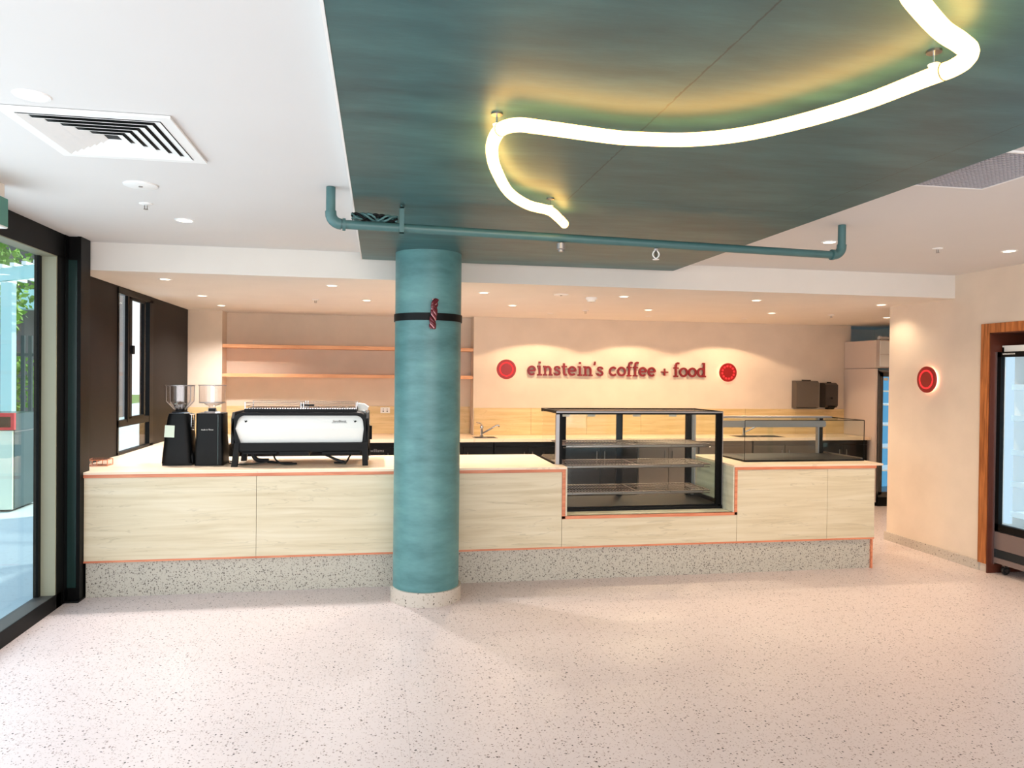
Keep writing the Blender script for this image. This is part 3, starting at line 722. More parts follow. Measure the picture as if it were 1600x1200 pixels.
# cables under the machine
for pts, r in (([(-.50, 6.3, 1.02), (-.42, 6.25, .99), (-.33, 6.2, .955), (-.27, 6.2, .932), (-.30, 6.35, .927)], .011),
               ([(-.21, 6.3, 1.02), (-.24, 6.25, .975), (-.27, 6.2, .935), (-.36, 6.28, .926)], .007),
               ([(-.84, 6.3, 1.02), (-.83, 6.25, .97), (-.77, 6.2, .932), (-.66, 6.24, .926), (-.9, 6.35, .927)], .007),
               ([(-1.20, 6.34, .926), (-1.12, 6.22, .926), (-.98, 6.18, .934), (-.86, 6.2, .95), (-.80, 6.25, .935), (-.70, 6.3, .926)], .005)):
    MB().tube(smooth_path(pts), r, 8).obj('cable', 'rubber', em, smooth=60)
MB().tube(smooth_path([(-1.02, 6.42, 1.03), (-1.02, 6.42, .97), (-.98, 6.42, .935), (-.90, 6.42, .932)]), .018, 10).obj('drain_hose', 'rubber', em, smooth=60)
# portafilter handles poking out behind on the left
MB().tube([(-1.10, 6.62, 1.02), (-1.16, 6.72, 1.0), (-1.235, 6.80, .965)], [.016, .019, .014], 10).obj('portafilter_handle', 'matt_black', em, smooth=50)

# ================================================================== GRINDERS
g = thing('coffee_grinder', 'black tapered coffee grinder with a clear hopper, leftmost on the counter', 'grinder', (-1.575, 6.3, .92), 'coffee grinders')
gx = -1.572
secs = []
for z, hw, off in ((.935, .118, 0), (.99, .114, 0), (1.08, .106, 0), (1.20, .096, 0), (1.30, .084, .002), (1.328, .078, .004)):
    secs.append((z, rrect(gx - hw + off, gx + hw + off, 6.24 - hw * .9 + .08, 6.24 + hw * 1.2 + .08, .045)))
MB().loft(secs).obj('body', 'matt_black', g, smooth=50)
MB().box(gx - .105, gx + .115, 6.22, 6.44, .9205, .937).obj('foot_plate', 'matt_black', g)
MB().loft([(.935, rrect(gx + .08, gx + .128, 6.24, 6.36, .02)), (.985, rrect(gx + .08, gx + .128, 6.24, 6.36, .02)), (1.03, rrect(gx + .07, gx + .112, 6.25, 6.35, .015))]).obj('dosing_fork', 'matt_black', g, smooth=50)
hop = MB().lathe(gx, 6.33, [(.030, 1.355), (.048, 1.362), (.104, 1.425), (.107, 1.548)], 12)
hp = hop.obj('hopper', 'smoke_plastic', g)
MB().lathe(gx, 6.33, [(.030, 1.355), (.05, 1.372), (.05, 1.40), (0, 1.432)], 6).obj('hopper_cone', 'smoke_plastic', hp)
MB().lathe(gx, 6.33, [(.112, 1.548), (.112, 1.556), (.0, 1.560)], 32).obj('lid', 'smoke_plastic', hp, smooth=40)
b = MB().lathe(gx, 6.33, [(.1085, 1.5475), (.1115, 1.5475), (.1115, 1.552), (.1085, 1.552)], 32, closed=True)
for k in range(12):
    a = 2 * PI * k / 12
    q = lambda r, z: (gx + r * math.cos(a), 6.33 + r * math.sin(a), z)
    b.tube([q(.048, 1.362), q(.1045, 1.425), q(.1075, 1.548)], .0022, 5)
b.obj('hopper_ribs', 'steel_dull', hp)
MB().lathe(gx, 6.33, [(.060, 1.325), (.062, 1.34), (.036, 1.345), (.034, 1.365), (.0, 1.365)], 20).obj('collar', 'matt_black', g, smooth=40)
MB().tube([(gx - .07, 6.28, 1.328), (gx + .09, 6.25, 1.336)], .004, 8).obj('adjustment_lever', 'chrome', g)
b = MB()
for x in (gx + .095, gx + .118): b.tube([(x, 6.29, 1.318), (x - .004, 6.29, 1.20)], .004, 8)
b.tube([(gx + .02, 6.29, 1.325), (gx + .122, 6.29, 1.322)], .006, 8).tube([(gx + .09, 6.29, 1.2), (gx + .116, 6.29, 1.2)], .005, 8)
for k in range(5): b.tube([(gx + .093, 6.29, 1.30 - k * .02), (gx + .116, 6.29, 1.30 - k * .02)], .002, 6)
b.obj('spring_lever', 'chrome', g)
MB().prism([(gx - .092, 1.145), (gx - .018, 1.142), (gx - .014, 1.236), (gx - .086, 1.238)], 6.2235, 6.2245).obj('sticker', 'paper', g, label='pale green printed sticker')
g = thing('coffee_grinder', 'black square shouldered coffee grinder with a clear hopper, beside the white machine', 'grinder', (-1.325, 6.26, .92), 'coffee grinders')
gx = -1.324
MB().loft([(.9205, rrect(gx - .108, gx + .108, 6.19, 6.45, .02)), (1.05, rrect(gx - .107, gx + .107, 6.19, 6.45, .02)), (1.14, rrect(gx - .101, gx + .101, 6.195, 6.43, .02)), (1.333, rrect(gx - .100, gx + .100, 6.20, 6.42, .018))]).obj('body', 'matt_black', g, smooth=35)
MB().box(gx + .066, gx + .072, 6.187, 6.197, .93, 1.325).obj('side_seam', 'greenish', g)
hp = MB().lathe(gx, 6.31, [(.026, 1.365), (.028, 1.388), (.060, 1.398), (.098, 1.418), (.101, 1.552)], 28).obj('hopper', 'smoke_plastic', g, smooth=30)
MB().lathe(gx, 6.31, [(.106, 1.552), (.106, 1.561), (.0, 1.563)], 32).obj('lid', 'smoke_plastic', hp, smooth=40)
MB().lathe(gx, 6.31, [(.1025, 1.5515), (.1065, 1.5515), (.1065, 1.556), (.1025, 1.556)], 32, closed=True).lathe(gx, 6.31, [(.0965, 1.414), (.1, 1.414), (.1, 1.419), (.0965, 1.419)], 32, closed=True).obj('hopper_rim', 'steel_dull', hp)
MB().lathe(gx, 6.31, [(.068, 1.333), (.060, 1.345), (.034, 1.350), (.03, 1.372), (0, 1.372)], 20).obj('collar', 'steel_dull', g, smooth=40)
MB().box(gx - .02, gx + .03, 6.27, 6.29, 1.345, 1.37).obj('gate', 'matt_black', g)
text_mesh('lettering', 'made in Three', .0155, (gx - .012, 6.192, 1.205), (PI / 2, 0, 0), 'white_matt', g, label='small white lettering')
MB().tube(smooth_path([(-1.33, 6.455, .926), (-1.25, 6.475, .926), (-1.20, 6.44, .926), (-1.185, 6.40, .926)]), .0045, 8).obj('power_cable', 'rubber', g, smooth=60)

# clear ribbed block at the left end of the worktop
t = bpy.data.objects['glass_brick']
b = MB()
bx0, bx1, by0, by1, bz0, bz1 = -2.225, -2.075, 6.22, 6.34, .921, .972
b.box(bx0, bx1, by0, by1, bz0, bz1, .006)
b.obj('block', 'smoke_plastic', t)
t.location = (-2.15, 6.28, .92)
for ch in t.children: ch.data.transform(Matrix.Translation(Vector((-2.07, 6.0, .92)) - Vector(t.location)))
b = MB()
for x in (bx0, (bx0 + bx1) / 2, bx1):
    for y in (by0, by1): b.tube([(x, y, bz0), (x, y, bz1)], .003, 6)
for y in (by0, by1):
    for z in (bz0 + .003, bz1 - .003): b.tube([(bx0, y, z), (bx1, y, z)], .003, 6)
for x in (bx0, bx1):
    for z in (bz0 + .003, bz1 - .003): b.tube([(x, by0, z), (x, by1, z)], .003, 6)
b.obj('block_edges', 'copper', t, label='brownish moulded edges')

# black terminal box
t = bpy.data.objects['till_terminal']
MB().box(4.30, 4.362, 6.655, 6.70, .9205, 1.04, .004).obj('housing', 'matt_black', t)
MB().box(4.305, 4.357, 6.653, 6.655, .99, 1.03).obj('screen', 'greenish', t)

# ================================================================== SIGN
sg = thing('wall_sign', 'dark red raised lettering einstein\'s coffee + food on the back wall', 'sign', (3.1, 9.42, 1.67))
class Glyph:
    def __init__(s, w=.19): s.st = []; s.w = w
    def line(s, *p, w=None): s.st.append((list(p), w or s.w)); return s
    def arc(s, cx, cy, rx, ry, a0, a1, n=16, w=None):
        s.st.append(([(cx + rx * math.cos(math.radians(a0 + (a1 - a0) * k / n)), cy + ry * math.sin(math.radians(a0 + (a1 - a0) * k / n))) for k in range(n + 1)], w or s.w)); return s
h = .095; SW = .15
def G(ch):
    g = Glyph()
    if ch == 'e': g.arc(.42, .5, .33, .405, 0, 318).line((.12, .5), (.74, .5), w=.15); adv = .90
    elif ch == 'i': g.line((.27, 0), (.27, 1)).line((.06, .925), (.27, .925), w=SW).line((.04, .075), (.50, .075), w=SW).line((.27, 1.22), (.27, 1.42), w=.21); adv = .56
    elif ch == 'n':
        g.line((.25, 0), (.25, 1)).line((.04, .925), (.25, .925), w=SW).line((.04, .075), (.45, .075), w=SW).arc(.50, .62, .25, .285, 170, 0, 10).line((.75, .66), (.75, 0)).line((.57, .075), (.97, .075), w=SW); adv = 1.02
    elif ch == 's': g.line(*[(x, y) for x, y in ((.60, .70), (.60, .80), (.52, .88), (.36, .915), (.20, .87), (.15, .74), (.22, .60), (.40, .52), (.58, .42), (.64, .28), (.56, .14), (.38, .085), (.2, .12), (.13, .2), (.13, .3))], w=.165); adv = .78
    elif ch == 't': g.line(*[(.26, 1.28), (.26, .28), (.31, .13), (.43, .08), (.56, .14)]).line((.04, .93), (.54, .93), w=SW); adv = .64
    elif ch == "'": g.line((.17, 1.5), (.13, 1.12), w=.16); adv = .30
    elif ch == 'c': g.arc(.44, .5, .34, .405, 42, 318); adv = .82
    elif ch == 'o': g.arc(.45, .5, .35, .405, 0, 360, 24); adv = .92
    elif ch == 'f': g.line(*[(.28, 0), (.28, 1.2), (.33, 1.38), (.45, 1.45), (.62, 1.41)]).line((.05, .93), (.56, .93), w=SW).line((.06, .075), (.52, .075), w=SW); adv = .62
    elif ch == '+': g.line((.38, .12), (.38, .86), w=.13).line((.02, .49), (.74, .49), w=.13); adv = .78
    elif ch == 'd': g.arc(.42, .5, .31, .405, 0, 360, 22).line((.73, 1.5), (.73, 0)).line((.54, 1.43), (.73, 1.43), w=SW).line((.73, .075), (.93, .075), w=SW); adv = .98
    return g, adv
def stroke(mb, pts, w, y0, y1):
    pts = [Vector((p[0], p[1])) for p in pts]
    closed = (pts[0] - pts[-1]).length < 1e-4
    if closed: pts = pts[:-1]
    n = len(pts); L = []; R = []
    for i, p in enumerate(pts):
        a = pts[i - 1] if (i > 0 or closed) else p
        c = pts[(i + 1) % n] if (i < n - 1 or closed) else p
        d = (c - a).normalized(); nn = Vector((-d.y, d.x)) * w / 2
        L.append(p + nn); R.append(p - nn)
    if closed: mb.ring_prism([tuple(q) for q in L], [tuple(q) for q in R], y0, y1)
    else: mb.prism([tuple(q) for q in L] + [tuple(q) for q in reversed(R)], y0, y1)
body = "einstein's coffee + food"
U = .128; total = 0
advs = []
for ch in body: advs.append(.46 if ch == ' ' else G(ch)[1])
scale = (4.335 - 1.875) / sum(advs)
x = 1.875
for i, ch in enumerate(body):
    if ch != ' ':
        g, _ = G(ch)
        b = MB()
        for j, (pts, w) in enumerate(g.st):
            stroke(b, [(x + p[0] * scale, 1.668 + p[1] * U) for p in pts], w * (scale + U) / 2, 9.380 - j * .0004, 9.405)
        b.obj('letter', 'red', sg)
    x += advs[i] * scale
b = MB(); x = 1.875
for i, ch in enumerate(body):
    if ch != ' ': b.tube([(x + .30 * scale, 9.40, 1.70), (x + .30 * scale, 9.42, 1.70)], .004, 6)
    x += advs[i] * scale
b.obj('standoff_pins', 'red', sg)

# illuminated discs (axis -y: on back wall; axis -x: on right wall)
def disc_sign(cx, cy, cz, label, axis, dashed=False):
    t = thing('disc_sign', label, 'sign', (cx, cy, cz), 'round red illuminated signs')
    Rm = Matrix.Rotation(PI / 2, 4, 'X') if axis == 'y' else Matrix.Rotation(-PI / 2, 4, 'Y')
    T = Matrix.Translation((cx, cy, cz)) @ Rm
    r = .127
    MB().lathe(0, 0, [(r, .026), (r, .036), (r - .004, .040), (.0, .040)], 48).xf(T).obj('disc', 'red_disc', t, smooth=30)
    MB().lathe(0, 0, [(.080, .0), (.080, .026), (.0, .026)], 32).xf(T).obj('mount', 'matt_black', t)
    MB().lathe(0, 0, [(.094, .010), (.104, .010), (.104, .018), (.094, .018)], 48, closed=True).xf(T).obj('halo_light', 'warm_glow', t)
    b = MB()
    if dashed:
        for k in range(12):
            a = 2 * PI * k / 12
            b.lathe(0, 0, [(.074, .040), (.096, .040), (.096, .0425), (.074, .0425)], 4, a, a + math.radians(17), closed=True)
    else:
        b.lathe(0, 0, [(.078, .040), (.092, .040), (.092, .0425), (.078, .0425)], 48, closed=True)
    b.xf(T).obj('ring_light', 'red_glow', t, smooth=30)
disc_sign(1.600, 9.42, 1.743, 'round red lit disc sign left of the lettering on the back wall', 'y')
disc_sign(4.645, 9.42, 1.737, 'round red lit disc sign with a dotted ring right of the lettering', 'y', True)
disc_sign(5.19, 6.300, 1.664, 'round red lit disc sign alone on the right wall', 'x')

# dispensers on the back wall
t = thing('paper_towel_dispenser', 'wide grey paper towel dispenser on the back wall beside the signs', 'dispenser', (5.77, 9.42, 1.3))
MB().prism([(9.30, 1.275), (9.30, 1.60), (9.34, 1.635), (9.419, 1.635), (9.419, 1.262), (9.32, 1.262)], 5.61, 5.95, 'x').obj('housing', 'dispenser', t)
MB().box(5.72, 5.84, 9.33, 9.36, 1.633, 1.648).obj('latch', 'dispenser_dark', t)
MB().box(5.64, 5.92, 9.31, 9.40, 1.257, 1.263).obj('paper_slot', 'vent_dark', t)
t = thing('soap_dispenser', 'narrow dark dispenser on the back wall beside the cream cabinet', 'dispenser', (6.13, 9.42, 1.27))
MB().prism([(9.27, 1.30), (9.27, 1.58), (9.32, 1.61), (9.419, 1.61), (9.419, 1.27), (9.30, 1.27)], 6.03, 6.215, 'x').obj('housing', 'dispenser_dark', t)
MB().prism([(9.26, 1.275), (9.26, 1.29), (9.36, 1.29), (9.36, 1.245), (9.30, 1.245)], 6.08, 6.17, 'x').obj('push_bar', 'matt_black', t)
MB().tube([(6.12, 9.262, 1.40), (6.12, 9.27, 1.40)], .012, 12).obj('lock', 'matt_black', t)
MB().box(6.10, 6.15, 9.33, 9.36, 1.608, 1.622).obj('latch', 'matt_black', t)

# ================================================================== TALL CREAM CABINET WITH FRIDGE
t = thing('tall_fridge_cabinet', 'tall cream cabinet housing an upright glass door fridge at the passage', 'fridge', (6.8, 9.0, 0))
MB().box(6.40, 6.425, 8.735, 9.41, .05, 1.805).obj('side_panel', 'cream_panel', t)
MB().box(6.40, 7.28, 8.735, 9.41, 1.812, 2.18, .003).obj('top_box', 'cream_panel', t)
MB().box(6.45, 7.25, 8.722, 8.735, 1.83, 1.99).obj('panel_door', 'white', t)
MB().box(6.45, 7.25, 8.722, 8.735, 1.995, 2.17).obj('panel_door', 'white', t)
b = MB().box(6.44, 6.465, 8.735, 9.40, .1, 1.78).box(7.22, 7.25, 8.735, 9.40, .1, 1.78).box(6.44, 7.25, 8.735, 9.40, 1.74, 1.79).box(6.44, 7.25, 8.735, 9.40, .1, .16)
b.obj('fridge_body', 'steel_dull', t)
MB().box(6.465, 7.22, 9.36, 9.38, .16, 1.74).obj('interior_back', 'fridge_blue', t)
for z in (.45, .75, 1.05, 1.32, 1.5):
    MB().box(6.47, 7.21, 8.80, 9.33, z, z + .015).obj('fridge_shelf', 'fridge_shelf', t)
d = MB().box(6.455, 6.49, 8.71, 8.735, .15, 1.76).box(7.20, 7.24, 8.71, 8.735, .15, 1.76).box(6.455, 7.24, 8.71, 8.735, 1.70, 1.76).box(6.455, 7.24, 8.71, 8.735, .12, .19).obj('door_frame', 'sill', t)
MB().box(6.49, 7.20, 8.718, 8.722, .19, 1.70).obj('door_glass', 'glass', d)
MB().box(6.50, 6.56, 8.714, 8.717, 1.65, 1.685).obj('sticker', 'tag', d)
MB().box(6.44, 7.25, 8.72, 9.40, 0, .12).obj('kick_grille', 'matt_black', t)
t = thing('pipe_fitting', 'short pale pipe fitting lying on top of the tall cream cabinet', 'pipe', (6.6, 8.9, 2.2))
MB().tube([(6.52, 8.86, 2.215), (6.70, 8.90, 2.215)], .022, 12).obj('pipe', 'white_matt', t, smooth=50)
MB().tube([(6.54, 8.86, 2.181), (6.54, 8.86, 2.25)], .012, 10).obj('valve', 'steel_dull', t, smooth=50)

# ================================================================== DRINKS FRIDGE IN THE RECESS
FX = 5.222
t = thing('drinks_fridge', 'upright glass door drinks fridge standing in the timber framed recess', 'fridge', (5.55, 5.16, 0))
b = MB().box(FX + .05, 5.95, 5.53, 5.55, .12, 1.945).box(FX + .05, 5.95, 4.775, 4.795, .12, 1.945).box(FX + .05, 5.95, 4.775, 5.55, 1.88, 1.96).box(FX + .05, 5.95, 4.775, 5.55, .10, .40).box(5.93, 5.95, 4.775, 5.55, .12, 1.95)
b.obj('fridge_body', 'white_matt', t)
MB().box(5.90, 5.925, 4.80, 5.525, .41, 1.87).obj('interior_back', 'fridge_blue', t, label='back panel with the blue interior light painted in as glow')
for y in (5.47, 4.80): MB().box(FX + .06, FX + .10, y, y + .05, .44, 1.86).obj('light_strip', 'fridge_white', t)
for z in (.52, .775, 1.045, 1.335, 1.60):
    s = MB().box(FX + .09, 5.88, 4.80, 5.525, z, z + .012)
    s = s.obj('fridge_shelf', 'fridge_shelf', t)
    MB().box(FX + .075, FX + .09, 4.80, 5.525, z - .016, z + .03).obj('price_rail', 'fridge_rail', s)
d = MB().box(FX, FX + .04, 5.51, 5.545, .37, 1.90).box(FX, FX + .04, 4.78, 4.815, .37, 1.90).box(FX, FX + .04, 4.78, 5.545, 1.86, 1.905).box(FX, FX + .04, 4.78, 5.545, .37, .43).obj('door_frame', 'matt_black', t)
MB().box(FX + .012, FX + .016, 4.815, 5.51, .43, 1.86).obj('door_glass', 'glass', d)
text_mesh('door_lettering', 'REFRIGERATION', .017, (FX - .001, 5.43, 1.885), (PI / 2, 0, -PI / 2), 'white_matt', d)
MB().box(FX - .002, FX + .05, 5.546, 5.562, .08, 1.905).obj('side_strip', 'chrome', t, label='bright metal side strip')
MB().box(FX, FX + .05, 4.78, 5.545, .215, .362).obj('kick_panel', 'plinth_steel', t)
b = MB().box(FX + .012, FX + .05, 4.78, 5.545, .14, .213)
b.obj('grille', 'vent_dark', t)
MB().box(FX - .004, FX + .05, 4.78, 5.545, .095, .14).obj('bottom_rail', 'plinth_steel', t)
for y in (5.49, 4.83):
    for x in (FX + .06, 5.88):
        wq = MB().lathe(0, 0, [(.035, -.012), (.038, -.008), (.038, .008), (.035, .012)], 20).xf(Matrix.Translation((x, y, .038)) @ Matrix.Rotation(PI / 2, 4, 'X')).obj('castor', 'rubber', t, smooth=40)
        MB().lathe(0, 0, [(.016, -.014), (.016, .014)], 12).xf(Matrix.Translation((x, y, .038)) @ Matrix.Rotation(PI / 2, 4, 'X')).box(x - .02, x + .02, y - .015, y + .015, .06, .10).obj('hub', 'steel', wq)

# ================================================================== LED TUBE
ledxy = [(.92, 1.18), (1.006, 1.332), (1.098, 1.413), (1.149, 1.457), (1.302, 1.564), (1.400, 1.616), (1.460, 1.655), (1.4915, 1.703), (1.4985, 1.750), (1.492, 1.777), (1.474, 1.838), (1.426, 2.020), (1.332, 2.211), (1.212, 2.366), (1.065, 2.454), (.888, 2.484), (.771, 2.481), (.512, 2.435), (.440, 2.432), (.397, 2.485), (.390, 2.612), (.408, 2.762), (.456, 2.972), (.568, 3.319), (.702, 3.545), (.830, 3.644), (.913, 3.794), (.985, 3.944)]
lz = 2.485
led = thing('led_tube_light', 'long warm white flexible LED tube light curving below the teal ceiling', 'light', (.9, 2.5, lz))
# even curvature along the long diagonal stretch
path = smooth_path([(x, y, lz) for x, y in ledxy], 5)
MB().tube(path, .0235, 14).obj('glowing_tube', 'led', led, smooth=70)
for i in (9, 19, 26):
    x, y = ledxy[i]
    a = Vector((ledxy[min(i + 1, 27)][0] - ledxy[i - 1][0], ledxy[min(i + 1, 27)][1] - ledxy[i - 1][1], 0)).normalized()
    q = Vector((x, y, lz))
    MB().tube([q - a * .0015, q + a * .0015], .0245, 18).obj('tube_joint', 'led_seam', led)
for x, y in ((.388, 2.52), (.84, 3.66), (1.480, 1.80)):
    r = MB().tube([(x, y, lz + .02), (x, y, TZ)], .0035, 8).obj('hanger_rod', 'chrome', led)
    MB().lathe(x, y, [(.020, TZ - .006), (.020, TZ)], 20).obj('ceiling_plate', 'steel', r)
    MB().lathe(x, y, [(.012, lz + .018), (.016, lz + .028), (.0, lz + .030)], 14).obj('clamp', 'white_matt', r)

# ================================================================== PIPE
pz = 2.43; rp_ = .024
pp = thing('sprinkler_pipe', 'teal painted sprinkler pipe running below the ceiling across the column', 'pipe', (1.2, 4.05, pz))
ya, yb = 3.951, 4.218; xa, xb = -.256, 2.838
def elbow(x, y, sgn):
    pts = [(x, y, CZ - .002)] + [(x, y, pz + .065)] + [(x + sgn * .055 * (1 - math.cos(a)), y, pz + .055 - .055 * math.sin(a)) for a in [PI / 2 * k / 6 for k in range(1, 7)]]
    return pts
dx = (xb - xa); dyy = (yb - ya)
left = elbow(xa, ya, 1); right = elbow(xb, yb, -1)
path = left + right[::-1]
MB().tube(path, rp_, 16).obj('main_pipe', 'teal_pipe', pp, smooth=60)
for x, y, s in ((xa, ya, 1), (xb, yb, -1)):
    MB().tube(elbow(x, y, s)[1:], rp_ + .005, 16).obj('elbow', 'teal_pipe', pp, smooth=60)
    MB().tube([(x + s * .06, y + s * .06 * dyy / dx, pz), (x + s * .075, y + s * .075 * dyy / dx, pz)], rp_ + .009, 16).obj('collar', 'teal_pipe', pp, smooth=40)
def py_(x): return ya + (x - xa) / dx * dyy
def pend(x, closed, label):
    y = py_(x)
    t = pp
    if closed:
        MB().lathe(x, y, [(.012, pz - .024), (.024, pz - .030), (.024, pz - .062), (.016, pz - .066), (.016, pz - .078), (0, pz - .080)], 18).obj('sprinkler_head', 'steel_dull', t, smooth=35, label=label)
    else:
        t = MB().lathe(x, y, [(.010, pz - .022), (.015, pz - .03), (.010, pz - .04)], 16).obj('sprinkler_head', 'chrome', t, smooth=35, label=label)
        b = MB()
        b.tube(smooth_path([(x - .006, y, pz - .038), (x - .018, y, pz - .055), (x - .016, y, pz - .072), (x, y, pz - .086)], 4), .004, 8)
        b.tube(smooth_path([(x + .006, y, pz - .038), (x + .018, y, pz - .055), (x + .016, y, pz - .072), (x, y, pz - .086)], 4), .004, 8)
        b.obj('yoke', 'white_matt', t, smooth=60)
        MB().tube([(x, y, pz - .04), (x, y, pz - .08)], .003, 8).obj('bulb', 'vent_dark', t)
        MB().lathe(x, y, [(.019, pz - .092), (.019, pz - .089)], 16).obj('deflector', 'white_matt', t)
pend(.995, True, 'grey capped sprinkler head under the teal pipe right of the column')
pend(1.575, False, 'open white sprinkler head under the teal pipe, farther right')
# hanger bracket and cable bundle on the pipe
t = thing('pipe_hanger', 'teal pipe hanger bracket bolted up to the teal ceiling', 'bracket', (.108, py_(.108), pz))
MB().tube([(.108, py_(.108), pz + .10), (.108, py_(.108), TZ)], .006, 8).obj('threaded_rod', 'teal_pipe', t)
MB().box(.096, .120, py_(.108) - .034, py_(.108) - .028, pz - .035, pz + .105).box(.096, .120, py_(.108) + .028, py_(.108) + .034, pz - .035, pz + .105).box(.096, .120, py_(.108) - .034, py_(.108) + .034, pz + .098, pz + .105).box(.096, .120, py_(.108) - .034, py_(.108) + .034, pz - .036, pz - .028).obj('clamp', 'teal_pipe', t)
t = thing('cable_bundle', 'bundle of dark teal twisted cables lying on the left end of the pipe', 'cable', (-.02, 3.97, pz + .04))
for i in range(7):
    ph = i * .9; pts = []
    for q in range(12):
        u = q / 11
        pts.append((-.150 + .235 * u, 3.975 + .018 * math.sin(u * 9 + ph), pz + .044 + .0145 * math.cos(u * 12 + ph * 2) - .008 * u + .006))
    MB().tube(smooth_path(pts, 3), .0065, 7).obj('cable_strand', 'teal_pipe' if i % 3 else 'matt_black', t, smooth=60)

# ================================================================== CEILING FITTINGS
def downlight(x, y, z, label, group, r=.052, power=0, color=(1, .8, .6), spot=2.35, blend=.7, glow=True):
    t = thing('downlight', label, 'light', (x, y, z), group)
    MB().lathe(x, y, [(r - .012, z - .001), (r - .010, z - .005), (r, z - .004), (r + .003, z), (r - .012, z)], 28, closed=True).obj('trim_ring', 'white_matt', t, smooth=40)
    MB().lathe(x, y, [(r - .012, z - .003), (0, z - .003)], 24).obj('lens', 'downlight' if glow else 'white_matt', t)
    if power:
        lamp('lamp', 'SPOT', (0, 0, -.012), power, color, parent=t, spot_size=spot, spot_blend=blend, shadow_soft_size=.04)
    return t
GM = 'downlights in the main white ceiling'
downlight(-1.21, 2.875, CZ, 'large bright downlight in the white ceiling above the square air vent', GM, .058, 22, (1, .95, .88))
downlight(-1.225, 5.01, CZ, 'bright downlight in the white ceiling nearest the left end of the counter', GM, .058, 22, (1, .95, .88))
downlight(3.104, 4.756, CZ, 'bright downlight in the white ceiling beside the right end of the teal pipe', GM, .052, 55, (1, .80, .58))
downlight(4.584, 4.778, CZ, 'bright downlight in the white ceiling nearest the drinks fridge', GM, .052, 60, (1, .76, .52))
GL = 'downlights in the lower ceiling'
WARM = (1, .79, .56)
low = [(-1.715, 6.417, 'front row downlight in the lower ceiling, nearest the black left wall', 115, (1, .95, .92)),
       (-1.715, 7.694, 'middle row downlight in the lower ceiling, nearest the side window', 115, (1, .95, .92)),
       (-1.74, 8.714, 'back row downlight in the lower ceiling beside the back wall, far left', 115, (1, .95, .92)),
       (-.404, 6.5, 'front row downlight above the coffee machine', 115, (1, .95, .91)),
       (-.135, 7.683, 'middle row downlight left of the teal column', 115, (1, .95, .91)),
       (.924, 6.68, 'front row downlight just right of the teal column', 62, WARM),
       (1.389, 7.795, 'middle row downlight right of the teal column, above the left disc sign', 68, WARM),
       (2.238, 6.644, 'front row downlight above the tall display case', 62, WARM),
       (2.938, 7.877, 'middle row downlight above the middle of the lettering', 68, WARM),
       (3.562, 6.625, 'front row downlight above the low glass case', 62, WARM),
       (4.415, 7.854, 'middle row downlight above the right disc sign', 68, WARM),
       (4.942, 6.682, 'front row downlight at the right end of the lower ceiling', 12, WARM),
       (6.009, 8.017, 'downlight in the lower ceiling beside the tall cream cabinet', 26, WARM)]
for x, y, lb, pw, colr in low: downlight(x, y, LZ, lb, GL, .050, pw, colr)
GW = 'small wall washers over the sign'
for x, y, lb in ((2.009, 8.688, 'small wall washer above the left of the lettering'), (3.243, 8.691, 'small wall washer above the right of the lettering'), (4.517, 8.702, 'small wall washer above the right disc sign')):
    downlight(x, y, LZ, lb, GW, .036, 48, (1, .72, .46), spot=2.38, blend=.12, glow=False)
# flat speakers
def flat(x, y, z, r, label):
    t = thing('ceiling_speaker', label, 'speaker', (x, y, z))
    MB().lathe(x, y, [(r, z), (r, z - .006), (r - .008, z - .009), (0, z - .009)], 36).obj('cover', 'white_matt', t, smooth=30)
    MB().lathe(x, y, [(.010, z - .009), (.010, z - .013), (0, z - .013)], 14).obj('centre_stud', 'steel_dull', t)
flat(-1.222, 4.12, CZ, .082, 'flat round white speaker cover in the main ceiling below the square vent')
flat(1.637, 6.65, LZ, .07, 'flat round white cover in the lower ceiling above the lettering')
# ceiling sprinklers
def ceil_spr(x, y, z, label):
    t = thing('ceiling_sprinkler', label, 'sprinkler', (x, y, z), 'ceiling sprinklers')
    MB().lathe(x, y, [(.036, z), (.034, z - .005), (.014, z - .010), (0, z - .010)], 24).obj('escutcheon', 'white_matt', t, smooth=40)
    MB().tube([(x - .007, y, z - .01), (x - .007, y, z - .032)], .0025, 6).tube([(x + .007, y, z - .01), (x + .007, y, z - .032)], .0025, 6).obj('frame', 'steel', t)
    MB().lathe(x, y, [(.013, z - .034), (.013, z - .032)], 12).obj('deflector', 'steel', t)
ceil_spr(-1.327, 4.57, CZ, 'small sprinkler in the main ceiling below the flat round speaker')
ceil_spr(4.006, 4.805, CZ, 'small sprinkler in the main ceiling between the two right downlights')
ceil_spr(-.645, 7.763, LZ, 'small sprinkler in the lower ceiling above the coffee machine')
ceil_spr(2.295, 8.155, LZ, 'small sprinkler in the lower ceiling above the word coffee')
ceil_spr(5.187, 7.888, LZ, 'small sprinkler in the lower ceiling near the grey dispensers')
# smoke detector
t = thing('smoke_detector', 'white domed smoke detector in the lower ceiling above the lettering', 'detector', (1.978, 6.834, LZ))
MB().lathe(1.978, 6.834, [(.055, LZ), (.055, LZ - .014), (.048, LZ - .022)], 28).obj('base', 'white_matt', t, smooth=35)
MB().lathe(1.978, 6.834, [(.042, LZ - .022), (.038, LZ - .040), (.0, LZ - .046)], 28).obj('dome', 'white', t, smooth=35)
